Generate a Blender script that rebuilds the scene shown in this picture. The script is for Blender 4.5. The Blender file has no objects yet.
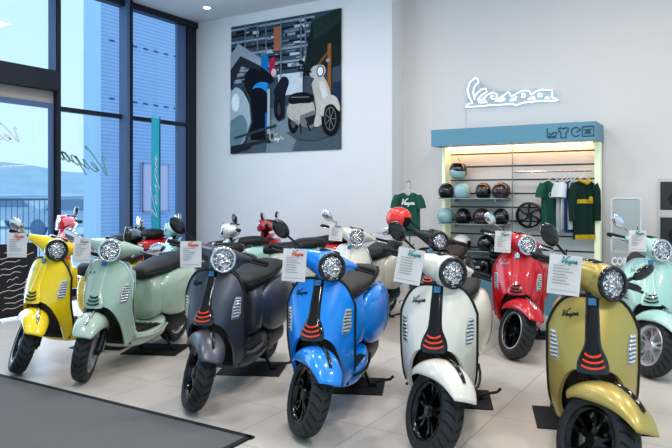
import bpy, bmesh, math, random
import numpy as np
from mathutils import Vector, Matrix
random.seed(7)
S = bpy.context.scene
COL = S.collection
PI = math.pi
# ------------------------------------------------------------------ camera geometry
TH = math.radians(31.45); CT, ST = math.cos(TH), math.sin(TH)
F = 652.0; HZ = 195.0; CAMZ = 1.4
def ray(px):
    r = (px - 336.0) / F
    return (CT * r - ST, ST * r + CT)          # world (x, y) per unit depth
def on_y(px, y):
    a = ray(px); Z = y / a[1]; return a[0] * Z, Z
def on_x(px, x):
    a = ray(px); Z = x / a[0]; return a[1] * Z, Z
def hgt(py, Z): return CAMZ - (py - HZ) * Z / F

cam = bpy.data.cameras.new('camera'); camo = bpy.data.objects.new('camera', cam); COL.objects.link(camo)
camo.location = (0, 0, CAMZ); camo.rotation_euler = (PI / 2, 0, TH)
cam.sensor_width = 36; cam.lens = F / 672 * 36; cam.shift_y = -(224 - HZ) / 672
cam.clip_end = 600; cam.clip_start = .05
S.camera = camo
S.view_settings.view_transform = 'Standard'
S.view_settings.look = 'Medium High Contrast'
S.view_settings.exposure = -0.15

# ------------------------------------------------------------------ materials
def lin(c):
    return tuple((v / 12.92 if v <= .04045 else ((v + .055) / 1.055) ** 2.4) for v in [x / 255 for x in c])
def nt(name):
    m = bpy.data.materials.new(name); m.use_nodes = True
    n = m.node_tree.nodes; l = m.node_tree.links
    return m, n, l, n['Principled BSDF']
def mat(name, rgb, rough=.5, metal=0, coat=0, coat_rough=.04, var=.06, scale=40, bump=0, bscale=200, emit=None, estr=0, spec=.5, trans=0):
    m, n, l, b = nt(name)
    tc = n.new('ShaderNodeTexCoord'); nz = n.new('ShaderNodeTexNoise'); nz.inputs['Scale'].default_value = scale
    nz.inputs['Detail'].default_value = 3
    l.new(tc.outputs['Object'], nz.inputs['Vector'])
    c = lin(rgb)
    mx = n.new('ShaderNodeMix'); mx.data_type = 'RGBA'
    mx.inputs[6].default_value = tuple(v * (1 - var) for v in c) + (1,)
    mx.inputs[7].default_value = tuple(min(1, v * (1 + var)) for v in c) + (1,)
    l.new(nz.outputs['Fac'], mx.inputs[0]); l.new(mx.outputs[2], b.inputs['Base Color'])
    b.inputs['Roughness'].default_value = rough; b.inputs['Metallic'].default_value = metal
    b.inputs['Coat Weight'].default_value = coat; b.inputs['Coat Roughness'].default_value = coat_rough
    b.inputs['Specular IOR Level'].default_value = spec
    if bump:
        n2 = n.new('ShaderNodeTexNoise'); n2.inputs['Scale'].default_value = bscale; n2.inputs['Detail'].default_value = 4
        l.new(tc.outputs['Object'], n2.inputs['Vector'])
        bp = n.new('ShaderNodeBump'); bp.inputs['Strength'].default_value = bump; bp.inputs['Distance'].default_value = .004
        l.new(n2.outputs['Fac'], bp.inputs['Height']); l.new(bp.outputs['Normal'], b.inputs['Normal'])
    if emit:
        b.inputs['Emission Color'].default_value = lin(emit) + (1,); b.inputs['Emission Strength'].default_value = estr
    return m
def math_node(n, l, op, a, b=None, c=None):
    k = n.new('ShaderNodeMath'); k.operation = op
    for i, v in enumerate((a, b, c)):
        if v is None: continue
        if isinstance(v, (int, float)): k.inputs[i].default_value = v
        else: l.new(v, k.inputs[i])
    return k.outputs[0]

def paint(name, rgb, rough=.3, metal=0.0, coat=1.0):
    return mat(name, rgb, rough, metal, coat, .03, var=.03, scale=300)

M = {}
M['yellow'] = paint('yellow_paint', (250, 216, 10))
M['sage'] = paint('sage_green_paint', (168, 190, 174))
M['gunmetal'] = mat('matte_grey_paint', (88, 93, 102), .38, .65, .25, .3, var=.03, scale=300)
M['blue'] = paint('blue_paint', (0, 142, 236))
M['white'] = paint('white_paint', (230, 226, 215))
M['gold'] = mat('satin_gold_paint', (184, 164, 92), .40, .45, .5, .15, var=.03, scale=300)
M['red'] = paint('red_paint', (198, 0, 30))
M['mint'] = paint('mint_paint', (176, 216, 206))
M['cream'] = paint('cream_white_paint', (222, 220, 208))
M['aqua'] = paint('pale_aqua_paint', (178, 222, 216))
M['charcoal'] = mat('charcoal_paint', (48, 50, 54), .35, .3, .5, .1)
M['black'] = mat('black_plastic', (20, 20, 22), .4)
M['gloss'] = mat('gloss_black_plastic', (16, 16, 18), .12, coat=.5)
M['rubber'] = mat('black_rubber', (22, 22, 24), .65, bump=.2)
M['seatblk'] = mat('black_seat_vinyl', (34, 34, 37), .5, bump=.35, bscale=500)
M['seatgrey'] = mat('brown_grey_seat_vinyl', (58, 54, 52), .55, bump=.35, bscale=500)
M['chrome'] = mat('chrome', (215, 217, 222), .12, 1.0, var=.02)
M['silver'] = mat('silver_alloy', (205, 207, 210), .3, .6)
M['darkmetal'] = mat('dark_metal', (52, 54, 58), .35, .8)
M['blackrim'] = mat('black_alloy', (20, 21, 23), .25, .4, coat=.4)
M['orange'] = mat('orange_accent', (235, 70, 30), .3, coat=.5)
M['redstripe'] = mat('red_rim_stripe', (190, 25, 30), .35)
M['taillight'] = mat('red_tail_lens', (170, 10, 20), .1, coat=1)
M['emblem'] = mat('blue_emblem', (70, 132, 180), .2, .3, coat=1)
M['glossyscreen'] = mat('dark_glass_screen', (10, 12, 14), .05, coat=1)
M['paper'] = mat('white_paper', (226, 222, 222), .7, var=.02)
M['printorange'] = mat('orange_print', (225, 105, 70), .7)
M['printteal'] = mat('teal_print', (70, 150, 150), .7)
M['printgrey'] = mat('grey_print', (168, 166, 168), .7)
M['whiteprint'] = mat('white_print', (240, 242, 245), .6)
M['redreflector'] = mat('red_reflector', (225, 30, 25), .15, coat=1)

def lens_mat():
    m, n, l, b = nt('headlight_lens')
    tc = n.new('ShaderNodeTexCoord'); v = n.new('ShaderNodeTexVoronoi'); v.inputs['Scale'].default_value = 75
    l.new(tc.outputs['Object'], v.inputs['Vector'])
    r = n.new('ShaderNodeValToRGB'); r.color_ramp.elements[0].color = (.10, .10, .11, 1); r.color_ramp.elements[1].color = (.85, .86, .9, 1)
    r.color_ramp.elements[0].position = .2; r.color_ramp.elements[1].position = .75
    l.new(v.outputs['Color'], r.inputs['Fac']); l.new(r.outputs['Color'], b.inputs['Base Color'])
    b.inputs['Metallic'].default_value = .75; b.inputs['Roughness'].default_value = .18
    b.inputs['Coat Weight'].default_value = 1
    bp = n.new('ShaderNodeBump'); bp.inputs['Strength'].default_value = .9; bp.inputs['Distance'].default_value = .01
    l.new(v.outputs['Distance'], bp.inputs['Height']); l.new(bp.outputs['Normal'], b.inputs['Normal'])
    return m
M['lens'] = lens_mat()
def signal_mat():
    m, n, l, b = nt('ribbed_signal_lens')
    tc = n.new('ShaderNodeTexCoord'); w = n.new('ShaderNodeTexWave'); w.bands_direction = 'Z'; w.inputs['Scale'].default_value = 16
    w.inputs['Distortion'].default_value = 2
    l.new(tc.outputs['Object'], w.inputs['Vector'])
    r = n.new('ShaderNodeValToRGB'); r.color_ramp.elements[0].color = (.09, .095, .10, 1); r.color_ramp.elements[1].color = (.85, .88, .92, 1)
    l.new(w.outputs['Fac'], r.inputs['Fac']); l.new(r.outputs['Color'], b.inputs['Base Color'])
    b.inputs['Metallic'].default_value = .5; b.inputs['Roughness'].default_value = .15; b.inputs['Coat Weight'].default_value = 1
    bp = n.new('ShaderNodeBump'); bp.inputs['Strength'].default_value = .6; bp.inputs['Distance'].default_value = .005
    l.new(w.outputs['Fac'], bp.inputs['Height']); l.new(bp.outputs['Normal'], b.inputs['Normal'])
    return m
M['signal'] = signal_mat()

def tyre_mat(yc, zc, name):
    m, n, l, b = nt(name)
    tc = n.new('ShaderNodeTexCoord'); sp = n.new('ShaderNodeSeparateXYZ'); l.new(tc.outputs['Object'], sp.inputs[0])
    dy = math_node(n, l, 'SUBTRACT', sp.outputs[1], yc); dz = math_node(n, l, 'SUBTRACT', sp.outputs[2], zc)
    ang = math_node(n, l, 'ARCTAN2', dz, dy)
    ax = math_node(n, l, 'ABSOLUTE', sp.outputs[0])
    ph = math_node(n, l, 'ADD', math_node(n, l, 'MULTIPLY', ang, 26.0), math_node(n, l, 'MULTIPLY', ax, 95.0))
    sn = math_node(n, l, 'SINE', ph)
    gr = math_node(n, l, 'GREATER_THAN', sn, .62)
    rad = math_node(n, l, 'SQRT', math_node(n, l, 'ADD', math_node(n, l, 'MULTIPLY', dy, dy), math_node(n, l, 'MULTIPLY', dz, dz)))
    tr = math_node(n, l, 'GREATER_THAN', rad, .196)
    inn = math_node(n, l, 'GREATER_THAN', ax, .006)
    g = math_node(n, l, 'MULTIPLY', math_node(n, l, 'MULTIPLY', gr, tr), inn)
    mx = n.new('ShaderNodeMix'); mx.data_type = 'RGBA'; l.new(g, mx.inputs[0])
    mx.inputs[6].default_value = lin((52, 52, 54)) + (1,); mx.inputs[7].default_value = lin((8, 8, 9)) + (1,)
    l.new(mx.outputs[2], b.inputs['Base Color']); b.inputs['Roughness'].default_value = .55
    bp = n.new('ShaderNodeBump'); bp.invert = True; bp.inputs['Strength'].default_value = 1; bp.inputs['Distance'].default_value = .006
    l.new(g, bp.inputs['Height']); l.new(bp.outputs['Normal'], b.inputs['Normal'])
    return m

# ------------------------------------------------------------------ mesh builder
class MB:
    def __init__(s): s.v = []; s.f = []; s.mi = []; s.m = 0
    def add(s, vs, fs):
        o = len(s.v); s.v += [tuple(p) for p in vs]
        for f in fs: s.f.append(tuple(i + o for i in f)); s.mi.append(s.m)
        return s
    def box(s, c, size, rot=None):
        hx, hy, hz = size[0] / 2, size[1] / 2, size[2] / 2
        vs = [Vector((sx * hx, sy * hy, sz * hz)) for sx in (-1, 1) for sy in (-1, 1) for sz in (-1, 1)]
        if rot is not None: vs = [rot @ v for v in vs]
        vs = [v + Vector(c) for v in vs]
        return s.add(vs, [(0, 1, 3, 2), (4, 6, 7, 5), (0, 4, 5, 1), (2, 3, 7, 6), (0, 2, 6, 4), (1, 5, 7, 3)])
    def loft(s, rings, cap=True, closed=True):
        n = len(rings[0]); vs = [p for r in rings for p in r]; fs = []
        for i in range(len(rings) - 1):
            for j in range(n if closed else n - 1):
                k = (j + 1) % n
                fs.append((i * n + j, i * n + k, (i + 1) * n + k, (i + 1) * n + j))
        if cap and closed:
            fs.append(tuple(range(n - 1, -1, -1))); b = (len(rings) - 1) * n
            fs.append(tuple(range(b, b + n)))
        return s.add(vs, fs)
    def tube(s, path, r, n=8, cap=True):
        P = [Vector(p) for p in path]; rings = []
        rr = r if isinstance(r, (list, tuple)) else [r] * len(P)
        up = None
        for i, p in enumerate(P):
            t = (P[min(i + 1, len(P) - 1)] - P[max(i - 1, 0)])
            if t.length < 1e-9: t = Vector((0, 0, 1))
            t.normalize()
            if up is None:
                up = Vector((0, 0, 1)) if abs(t.z) < .9 else Vector((1, 0, 0))
            a = t.cross(up)
            if a.length < 1e-6: a = t.cross(Vector((1, 0, 0)))
            a.normalize(); b = a.cross(t).normalized(); up = b
            rings.append([p + (a * math.cos(q) + b * math.sin(q)) * rr[i] for q in [2 * PI * k / n for k in range(n)]])
        return s.loft(rings, cap)
    def lathe(s, prof, axis='x', c=(0, 0, 0), n=48, arc=2 * PI, a0=0, closed_prof=False):
        rings = []
        full = abs(arc - 2 * PI) < 1e-6
        m = n if full else n + 1
        vs = []; k = len(prof)
        for i in range(m):
            a = a0 + arc * i / n
            for (h, r) in prof:
                if axis == 'x': p = (h, r * math.cos(a), r * math.sin(a))
                elif axis == 'y': p = (r * math.cos(a), h, r * math.sin(a))
                else: p = (r * math.cos(a), r * math.sin(a), h)
                vs.append((p[0] + c[0], p[1] + c[1], p[2] + c[2]))
        fs = []
        for i in range(m if full else m - 1):
            j = (i + 1) % m
            for q in range(k if closed_prof else k - 1):
                w = (q + 1) % k
                fs.append((i * k + q, i * k + w, j * k + w, j * k + q))
        return s.add(vs, fs)
    def ell(s, c, r, n=20, m=12, rot=None, t0=0, t1=PI):
        rings = []
        for i in range(m + 1):
            t = t0 + (t1 - t0) * i / m
            ring = []
            for j in range(n):
                p = 2 * PI * j / n
                v = Vector((r[0] * math.sin(t) * math.cos(p), r[1] * math.sin(t) * math.sin(p), r[2] * math.cos(t)))
                if rot is not None: v = rot @ v
                ring.append(v + Vector(c))
            rings.append(ring)
        return s.loft(rings, False)
    def grid(s, fn, nu, nv, us=(-1, 1), vs=(0, 1)):
        P = []
        for i in range(nu + 1):
            for j in range(nv + 1):
                P.append(fn(us[0] + (us[1] - us[0]) * i / nu, vs[0] + (vs[1] - vs[0]) * j / nv))
        fs = [(i * (nv + 1) + j, (i + 1) * (nv + 1) + j, (i + 1) * (nv + 1) + j + 1, i * (nv + 1) + j + 1) for i in range(nu) for j in range(nv)]
        return s.add(P, fs)
    def prism(s, pts, fn0, fn1):
        n = len(pts); vs = [fn0(*p) for p in pts] + [fn1(*p) for p in pts]
        fs = [tuple(range(n)), tuple(range(2 * n - 1, n - 1, -1))] + [(i, i + n, (i + 1) % n + n, (i + 1) % n) for i in range(n)]
        return s.add(vs, fs)
    def mesh(s, name, smooth=True, subsurf=0, solid=0, bevel=0, angle=40, offset=-1):
        me = bpy.data.meshes.new(name); me.from_pydata([tuple(v) for v in s.v], [], s.f)
        me.polygons.foreach_set('material_index', s.mi)
        bm = bmesh.new(); bm.from_mesh(me)
        bmesh.ops.remove_doubles(bm, verts=bm.verts, dist=1e-5)
        bmesh.ops.recalc_face_normals(bm, faces=bm.faces)
        bm.to_mesh(me); bm.free()
        if subsurf or solid or bevel:
            o = bpy.data.objects.new('tmp', me); COL.objects.link(o)
            if solid:
                k = o.modifiers.new('s', 'SOLIDIFY'); k.thickness = solid; k.offset = offset
            if bevel:
                k = o.modifiers.new('b', 'BEVEL'); k.width = bevel; k.segments = 2; k.limit_method = 'ANGLE'; k.angle_limit = .6
            if subsurf:
                k = o.modifiers.new('u', 'SUBSURF'); k.levels = subsurf; k.render_levels = subsurf
            dg = bpy.context.evaluated_depsgraph_get()
            me2 = bpy.data.meshes.new_from_object(o.evaluated_get(dg))
            bpy.data.objects.remove(o); bpy.data.meshes.remove(me); me = me2; me.name = name
        if smooth:
            me.polygons.foreach_set('use_smooth', [True] * len(me.polygons))
            if angle < 180:
                try: me.set_sharp_from_angle(angle=math.radians(angle))
                except Exception: pass
        return me

def obj(name, me, mats=None, parent=None, loc=None, rot=None):
    o = bpy.data.objects.new(name, me); COL.objects.link(o)
    if mats is not None:
        if not isinstance(mats, (list, tuple)): mats = [mats]
        for m in mats: me.materials.append(m)
    if parent is not None: o.parent = parent
    if loc is not None: o.location = loc
    if rot is not None: o.rotation_euler = rot
    return o
def tag(o, label=None, cat=None, group=None, kind=None):
    if label: o['label'] = label
    if cat: o['category'] = cat
    if group: o['group'] = group
    if kind: o['kind'] = kind
    return o
def empty(name, loc=(0, 0, 0), rz=0):
    o = bpy.data.objects.new(name, None); o.empty_display_size = .1; COL.objects.link(o)
    o.location = loc; o.rotation_euler = (0, 0, rz); return o
def struct(name, me, m, label=None):
    o = obj(name, me, m); o['kind'] = 'structure'
    if label: o['label'] = label
    return o
def hermite(xs, ys):
    xs = list(xs); ys = list(ys); n = len(xs)
    d = []
    for i in range(n):
        a = max(i - 1, 0); b = min(i + 1, n - 1)
        d.append((ys[b] - ys[a]) / (xs[b] - xs[a]))
    def f(x):
        if x <= xs[0]: return ys[0]
        if x >= xs[-1]: return ys[-1]
        i = 0
        while x > xs[i + 1]: i += 1
        h = xs[i + 1] - xs[i]; t = (x - xs[i]) / h
        return (ys[i] * (2 * t**3 - 3 * t**2 + 1) + d[i] * h * (t**3 - 2 * t**2 + t) + ys[i + 1] * (-2 * t**3 + 3 * t**2) + d[i + 1] * h * (t**3 - t**2))
    return f
def sup(cx, cz, hw, hh, y, n=24, e=2.5, plane='xz'):
    r = []
    for k in range(n):
        a = 2 * PI * k / n; c, s = math.cos(a), math.sin(a)
        u = math.copysign(abs(c) ** (2 / e), c) * hw; v = math.copysign(abs(s) ** (2 / e), s) * hh
        r.append((cx + u, y, cz + v) if plane == 'xz' else (y, cx + u, cz + v))
    return r

# cursive lettering used for the maker's script (unit: word about 1.06 wide, capital 0.95 tall)
SCRIPT = [
 [(0, .72), (.03, .8), (.07, .74), (.08, .4), (.11, .02), (.17, .3), (.26, .65), (.34, .9), (.39, .95), (.36, .82)],
 [(.25, .12), (.34, .18), (.39, .28), (.35, .36), (.29, .24), (.30, .08), (.37, .02), (.45, .12), (.54, .36), (.54, .22), (.56, .08), (.49, .02)],
 [(.56, .08), (.62, .12), (.70, .38), (.60, -.28)],
 [(.68, .26), (.75, .36), (.80, .25), (.75, .06), (.68, .05)],
 [(.78, .08), (.86, .16), (.92, .34), (.97, .32)],
 [(.97, .32), (.90, .34), (.85, .20), (.88, .04), (.94, .10), (.98, .32), (.97, .10), (1.0, .03), (1.06, .12)]]
SCRIPT = [[(a + .20 * b, b * .5) for a, b in s_] for s_ in SCRIPT]
def ribbon(mb, pts, w, fn):
    """flat stroke of width w through 2-D pts, placed in space by fn(a, b)"""
    n = len(pts); L = []; R = []
    for i in range(n):
        a = pts[max(i - 1, 0)]; b = pts[min(i + 1, n - 1)]
        dx, dy = b[0] - a[0], b[1] - a[1]; q = math.hypot(dx, dy) or 1
        nx, ny = -dy / q * w / 2, dx / q * w / 2
        L.append(fn(pts[i][0] + nx, pts[i][1] + ny)); R.append(fn(pts[i][0] - nx, pts[i][1] - ny))
    mb.add(L + R, [(i, i + 1, n + i + 1, n + i) for i in range(n - 1)])
def smooth2(pts, k=4):
    xs = list(range(len(pts))); fx = hermite(xs, [p[0] for p in pts]); fy = hermite(xs, [p[1] for p in pts])
    return [(fx(i / k), fy(i / k)) for i in range((len(pts) - 1) * k + 1)]
def script(mb, fn, size, w):
    for s_ in SCRIPT:
        ribbon(mb, [(a * size, b * size) for a, b in smooth2(s_)], w, fn)
# ================================================================== the scooter
# local frame: x = rider's left, y = rearwards, z = up, origin = front tyre contact
R_AX = .235
ls_w = hermite([.18, .27, .35, .5, .65, .75, .83, .9], [.156, .190, .209, .217, .219, .218, .213, .205])
ls_c = hermite([.18, .35, .52, .6, .68, .76, .84, .9], [.06, .065, .088, .112, .148, .192, .238, .268])
ls_e = hermite([.18, .3, .4, .52, .7, .8, .9], [.43, .35, .315, .29, .295, .32, .355])
def LS(u, z):
    k = abs(u)
    return Vector((u * ls_w(z), ls_c(z) + (ls_e(z) - ls_c(z)) * (k ** 2.3), z))
def ls_top(u): return .885 - .165 * abs(u) ** 4.8
def ls_low(u):
    k = abs(u)
    if k < .85: return .205 + .345 * max(0, 1 - (k / .85) ** 3.8) ** .55
    return .205 + .10 * ((k - .85) / .15) ** 2
def LSt(u, t): 
    z = ls_low(u) + t * (ls_top(u) - ls_low(u)); return LS(u, z)
def LSn(u, z, off):
    e = 1e-3; a = LS(u + e, z) - LS(u - e, z); b = LS(u, z + e) - LS(u, z - e)
    n = a.cross(b).normalized()
    if n.y > 0: n = -n
    return LS(u, z) + n * off

PARTS = []           # (key, name, mesh, role, parent key, steered)
def part(key, name, me, role, parent=None, steer=False): PARTS.append((key, name, me, role, parent, steer))

# --- leg shield
SHOFF = -1
def cosu(u): return math.sin(u * PI / 2) if False else u
part('shield', 'leg_shield', MB().grid(LSt, 56, 26).mesh('leg_shield', solid=.022, offset=SHOFF, angle=60), 'paint')
edge = [LSt(-1, t / 12) for t in range(13)] + [LSt(u, 1) for u in [-.985, -.96, -.92, -.87, -.8, -.7, -.6, -.5, -.4, -.3, -.2]]
edge2 = [Vector((-p.x, p.y, p.z)) for p in reversed(edge)]
full = edge + [LSt(u, 1) for u in (-.1, 0, .1)] + edge2
part('trim', 'edge_trim', MB().tube(full, .0085, 8).mesh('edge_trim'), 'trim', 'shield')
for s in (-1, 1):
    def sig(a, b, s=s, off=.007):
        z = .565 + .135 * b; u = s * (.815 + .02 * b + (.085 - .02 * b) * a); return LSn(u, z, off)
    mb = MB(); outl = [(-.75, 0), (.55, .02), (.95, .25), (1, .98), (-.55, 1), (-.95, .55)]
    mb.prism(outl, lambda a, b: sig(a, b, off=.010), lambda a, b: sig(a, b, off=-.012))
    part('sig%d' % s, 'turn_signal', mb.mesh('turn_signal', bevel=.002, smooth=False), 'signal', 'shield')
    mb = MB(); o2 = [(a * 1.25 - .0, -.04 + b * 1.08) for a, b in outl]
    mb.prism(o2, lambda a, b: sig(a, b, off=.005), lambda a, b: sig(a, b, off=-.012))
    part('sigf%d' % s, 'signal_bezel', mb.mesh('signal_bezel', smooth=False), 'bezel2', 'shield')
mb = MB(); script(mb, lambda a, b: LSn(-.70 + a / .2, .775 + b + a * .18, .0035), .075, .0026)
part('badge', 'script_badge', mb.mesh('script_badge', solid=.002), 'badge', 'shield')
# --- grille spine (the "tie") with slats and emblem
tw = hermite([.53, .555, .595, .645, .68, .77, .9], [.070, .075, .068, .046, .040, .037, .034])
def TIE(v, t, off=0.0):
    z = .535 + (.905 - .535) * t; w = tw(z); x = v * w
    d = .020 + .010 * max(0, 1 - (z - .53) / .15)
    y = ls_c(z) - (d + off) * (1 - abs(v) ** 3.5) + .006
    return Vector((x, y, z))
part('spine', 'grille_spine', MB().grid(lambda u, t: TIE(u, t), 14, 28).mesh('grille_spine', angle=180), 'spine')
for i in range(3):
    z0 = .560 + i * .026
    def slat(u, t, z0=z0):
        z = z0 + .010 * t - .012 * (1 - u * u) + .008; tt = (z - .535) / .37; v = u * (.72 - i * .03)
        return TIE(v, tt, .009)
    part('slat%d' % i, 'grille_slat', MB().grid(slat, 12, 2).mesh('grille_slat', solid=.008, offset=0), 'slat', 'spine')
mb = MB(); mb.prism([(-.55, .835), (.55, .835), (.55, .925), (-.55, .925)], lambda a, b: TIE(a, b, .012), lambda a, b: TIE(a, b, -.01))
part('emblem', 'shield_emblem', mb.mesh('shield_emblem', smooth=False), 'emblem', 'spine')
# --- inner shield, wheel arch liner, lower hull with mat
def inner(u, t):
    z = .24 + t * (.86 - .24); z = min(z, ls_top(u) - .015); w = ls_w(z) * .965
    return Vector((u * w, ls_e(z) + .012 + .055 * (1 - abs(u) ** 3) - .0, z))
part('inner', 'inner_shield', MB().grid(inner, 20, 14).mesh('inner_shield', solid=.012, angle=180), 'inner')
mb = MB(); mb.box((0, .445, .70), (.27, .09, .19)); part('glove', 'glovebox', mb.mesh('glovebox', bevel=.03), 'inner', 'inner')
def liner(u, t):
    a0 = 108 + 48 * abs(u) ** 2; a = math.radians(a0 + (184 - a0) * t); r = .345
    return Vector((u * .165, -r * math.cos(a), R_AX + r * math.sin(a)))
part('liner', 'wheel_arch_liner', MB().grid(liner, 6, 12).mesh('wheel_arch_liner', solid=.006, angle=180), 'black')
hull = [sup(0, z, w, h, y, 24, 3.2) for (y, w, z, h) in [(.335, .148, .27, .075), (.40, .176, .25, .085), (.50, .196, .225, .068), (.62, .195, .222, .064), (.76, .188, .226, .066), (.88, .172, .25, .085), (.96, .15, .30, .10)]]
part('hull', 'floorboard', MB().loft(hull).mesh('floorboard', subsurf=1, angle=180), 'paint')
mb = MB()
for k in range(7):
    mb.box((-.138 + .046 * k, .62, .294), (.030, .34, .014))
mb.box((0, .62, .288), (.335, .38, .01))
part('mat', 'ribbed_mat', mb.mesh('ribbed_mat', bevel=.003), 'rubber', 'hull')
for s in (-1, 1):
    part('sill%d' % s, 'sill_strip', MB().tube([(s * .20, .36, .27), (s * .203, .42, .262), (s * .205, .52, .245), (s * .204, .66, .243), (s * .195, .80, .25), (s * .178, .90, .28)], .009, 6).mesh('sill_strip'), 'sill', 'hull')
# --- rear body with bulging cowls
body = [sup(0, (a + b) / 2, w, (b - a) / 2, y, 28, 2.5) for (y, w, a, b) in
        [(.76, .115, .33, .66), (.80, .145, .31, .71), (.90, .165, .31, .735), (1.05, .172, .34, .745), (1.25, .168, .38, .75), (1.42, .145, .44, .755), (1.55, .115, .50, .74), (1.64, .075, .55, .71), (1.67, .04, .58, .67)]]
part('body', 'rear_body', MB().loft(body).mesh('rear_body', subsurf=1, angle=180), 'paint')
for s in (-1, 1):
    cw = []
    for (y, xo, xi, zc, hz) in [(.83, .125, .10, .52, .07), (.87, .182, .09, .515, .145), (.96, .222, .08, .52, .19), (1.08, .248, .08, .525, .205), (1.2, .253, .08, .53, .208), (1.33, .24, .07, .54, .195), (1.45, .208, .06, .56, .165), (1.55, .165, .05, .58, .12), (1.62, .11, .04, .60, .06)]:
        cw.append(sup(s * (xo + xi) / 2, zc, (xo - xi) / 2, hz, y, 24, 2.15))
    part('cowl%d' % s, 'side_cowl', MB().loft(cw).mesh('side_cowl', subsurf=1, angle=180), 'paint', 'body')
mb = MB(); mb.ell((0, 1.665, .625), (.062, .035, .05), 16, 10); part('tail', 'tail_light', mb.mesh('tail_light'), 'tail', 'body')
part('rail', 'grab_rail', MB().tube([(-.12, 1.36, .78), (-.125, 1.46, .80), (-.10, 1.56, .815), (0, 1.60, .82), (.10, 1.56, .815), (.125, 1.46, .80), (.12, 1.36, .78)], .010, 8).mesh('grab_rail'), 'rail', 'body')
seat = [sup(0, (a + b) / 2, w, (b - a) / 2, y, 24, 2.7) for (y, w, a, b) in
        [(.70, .06, .68, .745), (.735, .10, .67, .785), (.83, .135, .67, .805), (.97, .158, .69, .812), (1.08, .162, .705, .825), (1.18, .158, .715, .852), (1.32, .150, .73, .868), (1.44, .128, .745, .862), (1.50, .085, .755, .83)]]
part('seat', 'seat', MB().loft(seat).mesh('seat', subsurf=1, angle=180), 'seat')
pip = [(.165, y, z) for y, z in ((.95, .752), (1.08, .768))]
pth = [(.075, .715, .72), (.118, .76, .725), (.146, .86, .738), (.163, .98, .75), (.166, 1.1, .765), (.162, 1.22, .785), (.152, 1.34, .80), (.126, 1.45, .808), (.06, 1.51, .80)]
part('pipe', 'seat_piping', MB().tube(pth + [(-x, y, z) for x, y, z in reversed(pth)], .005, 6).mesh('seat_piping'), 'black', 'seat')
# --- wheels
def tyre(yc, zc): 
    pr = []
    for k in range(20):
        a = 2 * PI * k / 20; c, s = math.cos(a), math.sin(a)
        pr.append((.058 * math.copysign(abs(s) ** .85, s), .1905 + .0445 * math.copysign(abs(c) ** .8, c)))
    return MB().lathe(pr, 'x', (0, yc, zc), 56, closed_prof=True)
def rim(yc, zc, side=1):
    mb = MB()
    pr = [(-.046, .160), (-.050, .150), (-.042, .140), (-.02, .132), (.02, .132), (.042, .140), (.050, .150), (.046, .160), (.0, .150)]
    mb.lathe(pr, 'x', (0, yc, zc), 40, closed_prof=True)
    mb.lathe([(-.042, .001), (-.042, .030), (-.030, .040), (.030, .040), (.042, .030), (.042, .001)], 'x', (0, yc, zc), 20)
    for k in range(5):
        for d in (-.20, .20):
            a0 = 2 * PI * k / 5 + .3; a1 = a0 + d
            p0 = Vector((0, math.cos(a0 + d * .45) * .032, math.sin(a0 + d * .45) * .032)); p1 = Vector((0, math.cos(a1) * .140, math.sin(a1) * .140))
            dr = (p1 - p0).normalized(); tn = Vector((0, -dr.z, dr.y))
            rg = []
            for p, w, x0, x1 in ((p0, .011, .0, .036), (p0.lerp(p1, .5), .008, -.004, .026), (p1, .010, -.004, .036)):
                rg.append([Vector((-x1, yc, zc)) + p + tn * w, Vector((-x1, yc, zc)) + p - tn * w, Vector((x1, yc, zc)) + p - tn * w, Vector((x1, yc, zc)) + p + tn * w])
            mb.loft(rg)
    return mb
part('fw', 'front_wheel', tyre(0, R_AX).mesh('front_wheel', angle=180), 'tyre_f', None, True)
part('frim', 'wheel_rim', rim(0, R_AX).mesh('wheel_rim', angle=35), 'rim', 'fw')
part('fstr', 'rim_stripe', MB().lathe([(-.0515, .147), (-.0535, .153), (-.0500, .160)], 'x', (0, 0, R_AX), 40).lathe([(.0515, .147), (.0535, .153), (.0500, .160)], 'x', (0, 0, R_AX), 40).mesh('rim_stripe'), 'stripe', 'fw')
part('disc', 'brake_disc', MB().lathe([(.050, .055), (.055, .055), (.055, .105), (.050, .105)], 'x', (0, 0, R_AX), 40, closed_prof=True).mesh('brake_disc', angle=30), 'disc', 'fw')
part('rw', 'rear_wheel', tyre(1.335, .25).mesh('rear_wheel', angle=180), 'tyre_r')
part('rrim', 'wheel_rim', rim(1.335, .25).mesh('rear_rim', angle=35), 'rim', 'rw')
# --- front fender and fork (turn with the bars)
fb = hermite([0, .08, .2, .4, .6, .85, 1], [.064, .080, .094, .106, .110, .108, .102])
fr = hermite([0, .1, .3, .5, .75, 1], [.318, .312, .300, .288, .282, .282])
fs_ = hermite([0, .12, .3, .5, .7, 1], [.300, .262, .215, .185, .180, .205])
def fender(v, t):
    a = math.radians(31 + 109 * t); ps = v * PI / 2
    x = fb(t) * math.copysign(abs(math.sin(ps)) ** .92, v)
    r = fs_(t) + (fr(t) - fs_(t)) * abs(math.cos(ps)) ** .80
    return Vector((x, -r * math.cos(a), R_AX + r * math.sin(a)))
part('fender', 'front_fender', MB().grid(fender, 28, 30).mesh('front_fender', solid=.008, angle=180), 'paint', None, True)
def crest(u, t):
    tt = .17 + .40 * t; w = .085 * math.sin(PI * min(1, .12 + t * .80)) ** .7
    p = fender(u * w, tt); a = math.radians(31 + 109 * tt); n = Vector((0, -math.cos(a), math.sin(a)))
    return p + n * (.012 * (1 - u * u) + .002)
part('crest', 'fender_crest', MB().grid(crest, 8, 16).mesh('fender_crest', solid=.006, angle=180), 'crest', 'fender')
mb = MB().tube([(.082, .0, R_AX), (.084, .05, R_AX + .08), (.075, .10, R_AX + .17), (.03, .125, R_AX + .245), (0, .135, R_AX + .27), (0, .25, .72), (0, .32, .90)], [.030, .027, .026, .026, .028, .026, .026], 12)
mb.tube([(.098, .0, R_AX), (.055, .0, R_AX)], .028, 14)
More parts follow.
